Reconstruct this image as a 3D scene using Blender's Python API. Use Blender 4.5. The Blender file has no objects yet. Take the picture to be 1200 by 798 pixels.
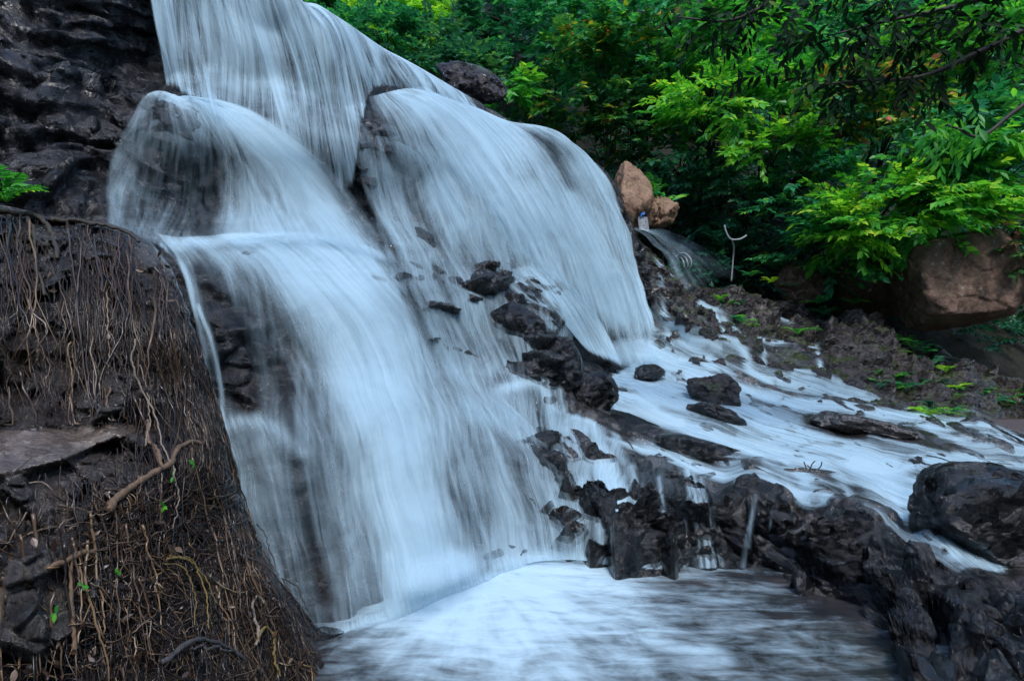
import bpy, math, random
import numpy as np
from mathutils import Vector
R = math.radians
C = bpy.context.scene
COL = C.collection
# ------------------------------------------------------------------ camera, sky, sun, exposure
F = 800.0                     # focal length in photo pixels (1200 px wide)
EYE = 1.8
cam = bpy.data.objects.new('camera', bpy.data.cameras.new('camera'))
COL.objects.link(cam)
cam.location = (0, 0, EYE)
cam.rotation_euler = (R(90), 0, 0)
cam.data.lens = 36 * F / 1200
cam.data.sensor_width = 36
cam.data.clip_start = 0.05
cam.data.clip_end = 2000
C.camera = cam
SUN_EL, SUN_AZ = 54, 168      # azimuth clockwise from +Y: high, behind the camera and a little to the right
w = bpy.data.worlds.new('World'); C.world = w; w.use_nodes = True
nt = w.node_tree; nt.nodes.clear()
sky = nt.nodes.new('ShaderNodeTexSky'); sky.sky_type = 'NISHITA'; sky.sun_disc = False
sky.sun_elevation = R(SUN_EL); sky.sun_rotation = R(SUN_AZ)
sky.air_density = 1.2; sky.dust_density = 1.0; sky.ozone_density = 2.6
bg = nt.nodes.new('ShaderNodeBackground'); bg.inputs[1].default_value = 0.15
wo = nt.nodes.new('ShaderNodeOutputWorld')
nt.links.new(sky.outputs[0], bg.inputs[0]); nt.links.new(bg.outputs[0], wo.inputs[0])
sl = bpy.data.lights.new('sun', 'SUN'); sl.energy = 1.2; sl.angle = R(12); sl.color = (1, .98, .95)
sun = bpy.data.objects.new('sun', sl); COL.objects.link(sun)
sd = Vector((math.sin(R(SUN_AZ)) * math.cos(R(SUN_EL)), math.cos(R(SUN_AZ)) * math.cos(R(SUN_EL)), math.sin(R(SUN_EL))))
sun.rotation_euler = sd.to_track_quat('Z', 'Y').to_euler()
C.view_settings.view_transform = 'Standard'; C.view_settings.look = 'None'
C.view_settings.gamma = 1; C.view_settings.use_curve_mapping = False
C.view_settings.exposure = 1.2
C.cycles.transparent_max_bounces = 32
C.cycles.max_bounces = 8; C.cycles.diffuse_bounces = 3; C.cycles.glossy_bounces = 2
C.cycles.use_denoising = True

# ------------------------------------------------------------------ numpy helpers
def at(px, py, D):
    px, py, D = np.asarray(px, float), np.asarray(py, float), np.asarray(D, float)
    return np.stack(np.broadcast_arrays((px - 600) / F * D, D, EYE - (py - 399) / F * D), -1)
def rng(s): return np.random.default_rng(abs(int(s)))
def hsh(ix, iy, iz, s):
    with np.errstate(over='ignore'):
        h = (ix.astype(np.int64) * 374761393 + iy.astype(np.int64) * 668265263 + iz.astype(np.int64) * 2147483647 + s * 974634777).astype(np.uint64)
        h ^= h >> np.uint64(13); h *= np.uint64(1274126177); h ^= h >> np.uint64(16); h *= np.uint64(2246822519); h ^= h >> np.uint64(15)
    return (h & np.uint64(0xFFFFFF)).astype(float) / 0xFFFFFF
def vnoise(P, s=0):
    i = np.floor(P).astype(np.int64); f = P - i; f = f * f * f * (f * (f * 6 - 15) + 10)
    x, y, z = i.T; fx, fy, fz = f.T; r = 0
    for a in (0, 1):
        for b in (0, 1):
            for c in (0, 1):
                r = r + hsh(x + a, y + b, z + c, s) * (fx if a else 1 - fx) * (fy if b else 1 - fy) * (fz if c else 1 - fz)
    return r * 2 - 1
def fbm(P, o=4, s=0):
    r, a, t = 0, 1, 0
    for k in range(o):
        r = r + a * vnoise(P * 2 ** k + 17.3 * k, s + k); t += a; a *= .5
    return r / t
def voro(P, s=0):
    i = np.floor(P).astype(np.int64)
    f1 = np.full(len(P), 9.); f2 = f1.copy(); fp = np.zeros_like(P); cid = np.zeros(len(P))
    for a in (-1, 0, 1):
        for b in (-1, 0, 1):
            for c in (-1, 0, 1):
                q = i + np.array([a, b, c]); x, y, z = q.T
                p = q + np.stack([hsh(x, y, z, s), hsh(x, y, z, s + 1), hsh(x, y, z, s + 2)], -1)
                d = np.linalg.norm(P - p, axis=1)
                n = d < f1
                f2 = np.where(n, f1, np.minimum(f2, d)); f1 = np.where(n, d, f1)
                fp = np.where(n[:, None], p, fp); cid = np.where(n, hsh(x, y, z, s + 5), cid)
    return f1, f2, fp, cid
def blocky(P, s=0, tilt=.7):
    """fractured rock: every voronoi cell is a block with its own height and tilt, cracks between"""
    f1, f2, fp, cid = voro(P, s)
    t = np.stack([np.sin(cid * 91), np.sin(cid * 57 + 1), np.sin(cid * 133 + 2)], -1)
    h = (cid * 2 - 1) + tilt * ((P - fp) * t).sum(1)
    crack = np.clip((f2 - f1) / .16, 0, 1)
    return h * (.35 + .65 * crack) - (1 - crack) * .55
def rbf(ctrl, c=22., lam=1e-3):
    ctrl = np.array(ctrl, float); X = ctrl[:, :2]; y = ctrl[:, 2:]
    K = np.sqrt(((X[:, None] - X[None]) ** 2).sum(-1) + c * c); n = len(X)
    A = np.zeros((n + 3, n + 3)); A[:n, :n] = K - lam * np.eye(n)
    Pm = np.c_[np.ones(n), X]; A[:n, n:] = Pm; A[n:, :n] = Pm.T
    sol = np.linalg.solve(A, np.r_[y, np.zeros((3, y.shape[1]))])
    def f(px, py):
        sh = np.shape(px); q = np.c_[np.ravel(px), np.ravel(py)].astype(float); out = np.empty((len(q), y.shape[1]))
        for k in range(0, len(q), 40000):
            g = q[k:k + 40000]
            kk = np.sqrt(((g[:, None] - X[None]) ** 2).sum(-1) + c * c)
            out[k:k + 40000] = kk @ sol[:n] + np.c_[np.ones(len(g)), g] @ sol[n:]
        return out[:, 0].reshape(sh) if y.shape[1] == 1 else out.reshape(sh + (y.shape[1],))
    return f
def crs(P, n):
    """Catmull-Rom along axis 0, uniform parameter"""
    P = np.asarray(P, float); m = len(P)
    t = np.linspace(0, m - 1, n); i = np.minimum(t.astype(int), m - 2); f = (t - i).reshape((-1,) + (1,) * (P.ndim - 1))
    E = np.concatenate([2 * P[:1] - P[1:2], P, 2 * P[-1:] - P[-2:-1]])
    a, b, c, d = E[i], E[i + 1], E[i + 2], E[i + 3]
    return .5 * (2 * b + (c - a) * f + (2 * a - 5 * b + 4 * c - d) * f ** 2 + (3 * b - a - 3 * c + d) * f ** 3)
def resample(P, n):
    """even spacing by the first two columns"""
    Q = crs(P, 12 * len(P)); s = np.r_[0, np.cumsum(np.linalg.norm(np.diff(Q[:, :2], axis=0), axis=1))]
    t = np.linspace(0, s[-1], n)
    return np.stack([np.interp(t, s, Q[:, k]) for k in range(Q.shape[1])], -1)
def nrm(v): return v / np.maximum(np.linalg.norm(v, axis=-1, keepdims=True), 1e-9)

# ------------------------------------------------------------------ mesh building
class MB:
    def __init__(s): s.v, s.f, s.n, s.att, s.mi = [], [], 0, {}, []
    def add(s, V, Fc, mat=0, **att):
        V = np.asarray(V, float).reshape(-1, 3); Fc = np.asarray(Fc, int)
        s.v.append(V); s.f.append(Fc + s.n); s.mi.append(np.full(len(Fc), mat))
        for k, a in att.items(): s.att.setdefault(k, []).append(np.broadcast_to(np.asarray(a, float), (len(V),)) if np.ndim(a) < 2 else np.asarray(a, float))
        s.n += len(V)
    def grid(s, V, wrap=False, mat=0, **att):
        a, b = V.shape[:2]; idx = np.arange(a * b).reshape(a, b)
        if wrap: idx = np.c_[idx, idx[:, :1]]
        q = np.stack([idx[:-1, :-1], idx[1:, :-1], idx[1:, 1:], idx[:-1, 1:]], -1).reshape(-1, 4)
        s.add(V.reshape(-1, 3), q, mat, **{k: np.asarray(x).reshape((a * b,) + np.shape(x)[2:]) if np.ndim(x) > 1 else x for k, x in att.items()})
    def tube(s, P, r, sides=6, mat=0, **att):
        P = np.asarray(P, float); n = len(P); r = np.broadcast_to(np.asarray(r, float), (n,))
        T = nrm(np.gradient(P, axis=0)); u = np.array([.31, .22, .93]) if abs(T[0, 2]) < .9 else np.array([1., .1, 0])
        A = nrm(np.cross(T, u)); B = np.cross(T, A)
        th = np.linspace(0, 2 * np.pi, sides, endpoint=False)
        V = P[:, None] + r[:, None, None] * (A[:, None] * np.cos(th)[None, :, None] + B[:, None] * np.sin(th)[None, :, None])
        s.grid(V, True, mat, **att)
        k = s.n - n * sides
        if sides == 4: s.f.append(np.array([[k, k + 1, k + 2, k + 3], s.n - 1 - np.arange(4)])); s.mi.append(np.full(2, mat))
        elif sides > 4:
            for c, base, o in ((P[0], k, 1), (P[-1], s.n - sides, -1)):
                s.add(c, np.zeros((0, 3), int), mat, **{q: np.ravel(x)[:1] for q, x in att.items()})
                j = np.arange(sides); fc = np.stack([base + j, base + (j + 1) % sides, np.full(sides, s.n - 1)], -1)
                s.f.append(fc if o > 0 else fc[:, ::-1]); s.mi.append(np.full(sides, mat))
    def build(s, name, mats, parent=None, smooth=True):
        me = bpy.data.meshes.new(name); V = np.concatenate(s.v)
        me.vertices.add(len(V)); me.vertices.foreach_set('co', V.ravel())
        loops = np.concatenate([f.ravel() for f in s.f]); tot = np.concatenate([np.full(len(f), f.shape[1]) for f in s.f])
        me.loops.add(len(loops)); me.loops.foreach_set('vertex_index', loops)
        me.polygons.add(len(tot)); me.polygons.foreach_set('loop_start', np.r_[0, np.cumsum(tot)[:-1]]); me.polygons.foreach_set('loop_total', tot)
        me.polygons.foreach_set('material_index', np.concatenate(s.mi))
        me.polygons.foreach_set('use_smooth', np.full(len(tot), smooth))
        for k, a in s.att.items():
            a = np.concatenate(a)
            if a.ndim == 2:
                at_ = me.attributes.new(k, 'FLOAT_VECTOR', 'POINT'); at_.data.foreach_set('vector', np.c_[a, np.zeros((len(a), 3 - a.shape[1]))].ravel())
            else:
                at_ = me.attributes.new(k, 'FLOAT', 'POINT'); at_.data.foreach_set('value', a)
        me.update(calc_edges=True); me.validate()
        for m in (mats if isinstance(mats, (list, tuple)) else [mats]): me.materials.append(m)
        o = bpy.data.objects.new(name, me); COL.objects.link(o)
        if parent: o.parent = parent
        return o
def tag(o, label=None, cat=None, group=None, kind=None):
    for k, v in (('label', label), ('category', cat), ('group', group), ('kind', kind)):
        if v: o[k] = v
    return o
def empty(name, loc, label, cat, group=None):
    o = bpy.data.objects.new(name, None); o.location = tuple(float(x) for x in loc); COL.objects.link(o)
    return tag(o, label, cat, group)
def hang(o, root):
    """parent o (built in world space) to root and keep it in place"""
    o.parent = root; o.matrix_parent_inverse.identity(); o.location = -Vector(root.location)
    return o

# ------------------------------------------------------------------ materials
class NT:
    def __init__(s, name):
        s.m = bpy.data.materials.new(name); s.m.use_nodes = True; s.t = s.m.node_tree; s.t.nodes.clear()
        s.out = s.t.nodes.new('ShaderNodeOutputMaterial')
    def n(s, typ, inp=(), **kw):
        x = s.t.nodes.new('ShaderNode' + typ)
        for k, v in kw.items(): setattr(x, k, v)
        for k, v in dict(inp).items():
            i = x.inputs[k]
            if isinstance(v, bpy.types.NodeSocket): s.t.links.new(v, i)
            else: i.default_value = v
        return x
    def math(s, op, a, b=0., c=0., clamp=False): return s.n('Math', {0: a, 1: b, 2: c}, operation=op, use_clamp=clamp).outputs[0]
    def ramp(s, fac, stops, interp='LINEAR'):
        x = s.n('ValToRGB', {0: fac}); e = x.color_ramp.elements; x.color_ramp.interpolation = interp
        while len(e) < len(stops): e.new(.5)
        for k, (p, c) in enumerate(stops): e[k].position = p; e[k].color = tuple(c) + ((1,) if len(c) == 3 else ())
        return x.outputs[0]
    def noise(s, vec, scale, detail=4., rough=.6, dist=0.): return s.n('TexNoise', {'Vector': vec, 'Scale': scale, 'Detail': detail, 'Roughness': rough, 'Distortion': dist}).outputs[0]
    def mix(s, f, a, b, typ='MIX'):
        x = s.n('MixRGB', {0: f, 1: a, 2: b}, blend_type=typ); return x.outputs[0]
    def pos(s): return s.n('NewGeometry').outputs['Position']
    def attr(s, k, o='Fac'): return s.n('Attribute', attribute_name=k).outputs[o]
    def done(s, sh): s.t.links.new(sh, s.out.inputs[0]); return s.m
def c4(c): return tuple(c) + (1,)

def rock_mat(name, cols, rough=(.1, .42), scale=1., bump=.5, moss=0., lichen=0., spec=.5, strat=(1, 1, 1), coat=0., fac=1.):
    t = NT(name); p = t.n('Mapping', {0: t.pos(), 3: strat}).outputs[0]
    big = t.noise(p, 1.3 * scale, 5, .6, .6); fine = t.noise(p, 9 * scale, 6, .68); grit = t.noise(p, 48 * scale, 4, .7)
    f = t.math('ADD', t.math('MULTIPLY', big, .55), t.math('MULTIPLY', fine, .45))
    n = len(cols); col = t.ramp(f, [(.3 + .42 * k / max(1, n - 1), c) for k, c in enumerate(cols)])
    col = t.mix(.55, col, t.ramp(grit, [(.3, (.25, .25, .25)), (.7, (1.6, 1.6, 1.6))]), 'MULTIPLY')
    if lichen:
        l = t.n('TexVoronoi', {'Vector': p, 'Scale': 7.}).outputs[0]
        lm = t.math('MULTIPLY', t.ramp(t.math('ADD', l, t.math('MULTIPLY', t.math('SUBTRACT', grit, .5), .5)), [(.1, (1, 1, 1)), (.24, (0, 0, 0))]), t.ramp(t.noise(p, 2.2, 3), [(.5, (0, 0, 0)), (.62, (1, 1, 1))]))
        col = t.mix(t.math('MULTIPLY', lm, lichen), col, (.36, .36, .32, 1))
    if moss:
        up = t.n('SeparateXYZ', {0: t.n('NewGeometry').outputs['Normal']}).outputs[2]
        mm = t.ramp(t.math('ADD', t.noise(p, 2.6, 5, .7), t.math('MULTIPLY', up, .14)), [(.58, (0, 0, 0)), (.68, (1, 1, 1))])
        col = t.mix(t.math('MULTIPLY', mm, moss), col, t.ramp(grit, [(.3, (.015, .035, .006)), (.7, (.09, .13, .02))]))
    ro = t.n('MapRange', {0: t.noise(p, 4 * scale, 5, .65), 1: .35, 2: .65, 3: rough[0], 4: rough[1]}).outputs[0]
    def facets(sc, seed):
        pp = t.n('VectorMath', {0: p, 1: (seed, seed * .7, 3.)}, operation='ADD').outputs[0]
        pp = t.n('VectorMath', {0: pp, 1: t.n('VectorMath', {0: t.n('TexNoise', {'Vector': pp, 'Scale': sc * .8, 'Detail': 3.}).outputs[1], 1: (.22 / sc,) * 3}, operation='MULTIPLY').outputs[0]}, operation='ADD').outputs[0]
        v = t.n('TexVoronoi', {'Vector': pp, 'Scale': sc})
        tilt = t.n('VectorMath', {0: v.outputs['Color'], 1: (.5, .5, .5)}, operation='SUBTRACT').outputs[0]
        off = t.n('VectorMath', {0: pp, 1: v.outputs['Position']}, operation='SUBTRACT').outputs[0]
        return t.n('VectorMath', {0: tilt, 1: off}, operation='DOT_PRODUCT').outputs['Value']
    h = t.math('ADD', t.math('ADD', t.math('MULTIPLY', fine, .03), t.math('MULTIPLY', grit, .009)), t.math('MULTIPLY', big, .02))
    h = t.math('ADD', h, t.math('ADD', t.math('MULTIPLY', facets(3.6 * scale, 1.7), .5 * fac), t.math('MULTIPLY', facets(13 * scale, 5.1), .42 * fac)))
    b = t.n('Bump', {'Strength': bump, 'Distance': 1., 'Height': h}).outputs[0]
    return t.done(t.n('BsdfPrincipled', {'Base Color': col, 'Roughness': ro, 'Normal': b, 'Specular IOR Level': spec, 'Coat Weight': coat, 'Coat Roughness': .05, 'Coat Normal': b}).outputs[0])
M = {}
M['cliff'] = rock_mat('wet_cliff_rock', [(.0025, .0035, .005), (.007, .0085, .011), (.015, .0155, .018), (.007, .0075, .0095)], (.08, .3), 1.2, 1., spec=.28, coat=.3, fac=1.8)
M['ledge'] = rock_mat('black_wet_rock', [(.002, .0025, .0035), (.005, .006, .0075), (.010, .0105, .012), (.028, .026, .026)], (.06, .26), 1.3, 1., strat=(1, 1, 1.6), spec=.3, coat=.4, fac=2.1)
M['bed'] = rock_mat('stream_rock', [(.008, .008, .009), (.022, .019, .019), (.05, .038, .034)], (.1, .4), 1.4, .8, spec=.6, coat=.5, fac=1.3)
M['bank'] = rock_mat('bank_rock', [(.005, .004, .005), (.017, .014, .016), (.04, .03, .032), (.12, .088, .085)], (.12, .45), 1.6, 1., moss=.5, strat=(1, 1, 2.2), spec=.45, coat=.25, fac=1.8)
M['brown'] = rock_mat('brown_boulder_rock', [(.03, .018, .013), (.15, .085, .058), (.29, .18, .13)], (.4, .75), 1.9, 1., lichen=.9, moss=.2)
M['tan'] = rock_mat('tan_rock', [(.05, .03, .02), (.2, .11, .065), (.36, .22, .14), (.24, .17, .13)], (.35, .7), 2.2, 1., moss=.3)
M['rooty'] = rock_mat('root_covered_rock', [(.006, .005, .006), (.018, .014, .014), (.05, .038, .034), (.014, .012, .013)], (.08, .4), 2.6, 1., strat=(1.4, 1.4, 1), spec=.7, coat=.6, fac=1.5)
M['shelf'] = rock_mat('wet_shelf_rock', [(.035, .026, .02), (.12, .085, .06), (.22, .17, .145)], (.05, .22), 2., .7, spec=.8, coat=1.)
M['wood'] = rock_mat('unseen_wooded_slope', [(.008, .02, .014), (.02, .05, .03), (.04, .09, .045)], (.7, .95), 1, .3, spec=.1)
M['soil'] = rock_mat('forest_soil', [(.008, .009, .007), (.02, .02, .014), (.035, .032, .02)], (.7, .95), 1, .8, spec=.15)

def water_mat(name, col=(.51, .695, .80), trans=.35):
    t = NT(name); uv = t.attr('flow', 'Vector'); dens = t.attr('dens'); con = t.attr('con')
    wob = t.n('TexNoise', {'Vector': t.n('Mapping', {0: uv, 3: (1.1, .5, 1)}).outputs[0], 'Scale': 1., 'Detail': 2.}).outputs[1]
    uvw = t.n('VectorMath', {0: uv, 1: t.n('VectorMath', {0: wob, 1: (.22, .05, 0)}, operation='MULTIPLY').outputs[0]}, operation='ADD').outputs[0]
    def st(a, b, d=1.): return t.noise(t.n('Mapping', {0: uvw, 3: (a, b, 1)}).outputs[0], 1., d, .5)
    n = t.math('ADD', t.math('ADD', t.math('MULTIPLY', st(3.6, .55, 3), .46), t.math('MULTIPLY', st(14, .7, 2), .3)), t.math('ADD', t.math('MULTIPLY', st(42, 1.1), .15), t.math('MULTIPLY', st(120, 1.6), .09)))
    iso = t.math('MULTIPLY', t.math('SUBTRACT', t.noise(t.pos(), 1.7, 4, .6, .5), .5), .75)
    thin = t.math('MINIMUM', t.math('MULTIPLY', dens, 4.5), 1.)
    dens = t.math('ADD', dens, t.math('MULTIPLY', iso, thin))
    d = t.math('SUBTRACT', dens, t.math('MULTIPLY', t.math('SUBTRACT', 1., t.attr('edge')), 1.15))
    a = t.math('ADD', d, t.math('MULTIPLY', t.math('MULTIPLY', t.math('SUBTRACT', n, .5), 2.7), t.math('MULTIPLY', con, thin)))
    a = t.n('MapRange', {0: a, 1: 0., 2: 1.1, 3: 0., 4: .95}, interpolation_type='SMOOTHSTEP').outputs[0]
    b = t.n('Bump', {'Strength': .12, 'Distance': .05, 'Height': n}).outputs[0]
    s = t.n('MixShader', {0: trans, 1: t.n('BsdfDiffuse', {0: c4(col), 'Normal': b}).outputs[0], 2: t.n('BsdfTranslucent', {0: c4(col), 'Normal': b}).outputs[0]}).outputs[0]
    return t.done(t.n('MixShader', {0: a, 1: t.n('BsdfTransparent').outputs[0], 2: s}).outputs[0])
M['water'] = water_mat('white_water')
def pool_mat():
    t = NT('foaming_pool_water'); uv = t.attr('flow', 'Vector'); dens = t.attr('dens'); p = t.pos()
    def st(a, b, d=2.): return t.noise(t.n('Mapping', {0: uv, 3: (a, b, 1)}).outputs[0], 1., d, .55, .3)
    q = t.n('Mapping', {0: p, 2: (0, 0, R(28)), 3: (1.1, 4.2, 1)}).outputs[0]
    n = t.math('ADD', t.math('MULTIPLY', st(5, 1.6, 4), .3), t.math('ADD', t.math('MULTIPLY', t.noise(q, 2.2, 6, .62, .5), .4), t.math('MULTIPLY', t.noise(p, 3.2, 6, .62, .9), .3)))
    a = t.math('ADD', dens, t.math('MULTIPLY', t.math('SUBTRACT', n, .5), 2.4))
    a = t.n('MapRange', {0: a, 1: .05, 2: 1., 3: 0., 4: .96}, interpolation_type='SMOOTHSTEP').outputs[0]
    b = t.n('Bump', {'Strength': .35, 'Distance': .06, 'Height': t.math('ADD', n, t.math('MULTIPLY', t.noise(p, 14., 3), .15))}).outputs[0]
    col = t.ramp(t.noise(p, 2.5, 6, .7), [(.35, (.012, .014, .017)), (.55, (.03, .029, .031)), (.75, (.075, .058, .052))])
    base = t.n('BsdfPrincipled', {'Base Color': col, 'Roughness': .22, 'Normal': b}).outputs[0]
    foam = t.n('BsdfDiffuse', {0: (.44, .60, .69, 1), 'Normal': b}).outputs[0]
    return t.done(t.n('MixShader', {0: a, 1: base, 2: foam}).outputs[0])
M['pool'] = pool_mat()
def still_mat():
    t = NT('still_pool_water')
    b = t.n('Bump', {'Strength': .15, 'Distance': .03, 'Height': t.noise(t.pos(), 6., 2)}).outputs[0]
    return t.done(t.n('BsdfPrincipled', {'Base Color': (.05, .032, .02, 1), 'Roughness': .12, 'Normal': b}).outputs[0])
M['still'] = still_mat()
def leaf_mat(name, stops, trans=.35, rough=.42, spec=.4):
    t = NT(name); col = t.ramp(t.attr('rnd'), stops)
    p = t.n('BsdfPrincipled', {'Base Color': col, 'Roughness': rough, 'Specular IOR Level': spec}).outputs[0]
    tr = t.n('BsdfTranslucent', {0: t.mix(1., col, (1.1, 1.15, .6, 1), 'MULTIPLY')}).outputs[0]
    return t.done(t.n('MixShader', {0: trans, 1: p, 2: tr}).outputs[0])
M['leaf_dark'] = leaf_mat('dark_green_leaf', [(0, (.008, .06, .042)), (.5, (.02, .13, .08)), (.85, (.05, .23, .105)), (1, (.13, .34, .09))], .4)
M['leaf_painted_shade'] = leaf_mat('shade_painted_leaf', [(0, (.004, .014, .006)), (.6, (.009, .034, .011)), (.9, (.03, .085, .016)), (1, (.1, .2, .03))], .25, .75, .15)  # canopy shade over the near boughs is put into this leaf colour
M['leaf_mid'] = leaf_mat('green_leaf', [(0, (.012, .12, .065)), (.5, (.03, .25, .105)), (.85, (.09, .45, .1)), (1, (.32, .62, .07))], .45)
M['leaf_bright'] = leaf_mat('bright_green_leaf', [(0, (.025, .2, .04)), (.45, (.075, .38, .05)), (.8, (.19, .58, .05)), (1, (.45, .7, .07))], .5)
M['leaf_tipped'] = leaf_mat('yellow_tipped_leaf', [(0, (.014, .09, .04)), (.5, (.04, .2, .055)), (.74, (.12, .32, .04)), (.84, (.42, .45, .04)), (.94, (.58, .3, .06)), (1, (.55, .15, .09))])
M['leaf_lemon'] = leaf_mat('lemon_green_leaf', [(0, (.04, .22, .03)), (.4, (.14, .46, .04)), (.75, (.34, .66, .05)), (1, (.65, .74, .09))], .5)
M['leaf_red'] = leaf_mat('red_brown_leaf', [(0, (.02, .09, .03)), (.6, (.05, .17, .045)), (.8, (.3, .1, .07)), (1, (.5, .26, .2))])
def bark_mat(name, a, b, sc=1.):
    t = NT(name); p = t.n('Mapping', {0: t.pos(), 3: (1, 1, .25)}).outputs[0]; n = t.noise(p, 14 * sc, 5, .65); m = t.noise(t.pos(), 3., 3)
    col = t.mix(t.math('MULTIPLY', m, .7), t.ramp(n, [(.3, a), (.7, b)]), c4([x * .5 for x in b]))
    return t.done(t.n('BsdfPrincipled', {'Base Color': col, 'Roughness': .7, 'Normal': t.n('Bump', {'Strength': .6, 'Distance': .02, 'Height': n}).outputs[0]}).outputs[0])
M['bark'] = bark_mat('grey_bark', (.05, .04, .032), (.2, .17, .145))
M['bark_dark'] = bark_mat('dark_bark', (.012, .01, .008), (.05, .04, .03))
M['root_pale'] = bark_mat('pale_root', (.08, .06, .045), (.33, .27, .22), 3)
M['root_tan'] = bark_mat('tan_root', (.04, .024, .014), (.21, .13, .075), 3)
M['root_dark'] = bark_mat('dark_wet_root', (.015, .015, .018), (.07, .065, .07), 3)
M['root_yellow'] = bark_mat('yellow_root', (.07, .045, .012), (.27, .19, .05), 3)
def strand_mat():
    t = NT('fine_root_strands')
    col = t.ramp(t.attr('rnd'), [(0, (.008, .007, .008)), (.4, (.025, .018, .016)), (.65, (.075, .045, .026)), (.8, (.13, .09, .065)), (.93, (.26, .16, .06)), (1, (.42, .35, .27))])
    return t.done(t.n('BsdfPrincipled', {'Base Color': col, 'Roughness': .24}).outputs[0])
M['strand'] = strand_mat()
M['litter'] = leaf_mat('dead_leaves', [(0, (.02, .012, .01)), (.5, (.07, .04, .025)), (.85, (.14, .1, .075)), (1, (.26, .23, .22))], .1, .3)
def plain(name, col, rough=.5, **k):
    t = NT(name); c = t.mix(.3, c4(col), t.ramp(t.noise(t.pos(), 25., 3), [(.3, (.5, .5, .5)), (.7, (1.3, 1.3, 1.3))]), 'MULTIPLY')
    return t.done(t.n('BsdfPrincipled', {'Base Color': c, 'Roughness': rough}).outputs[0])

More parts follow.
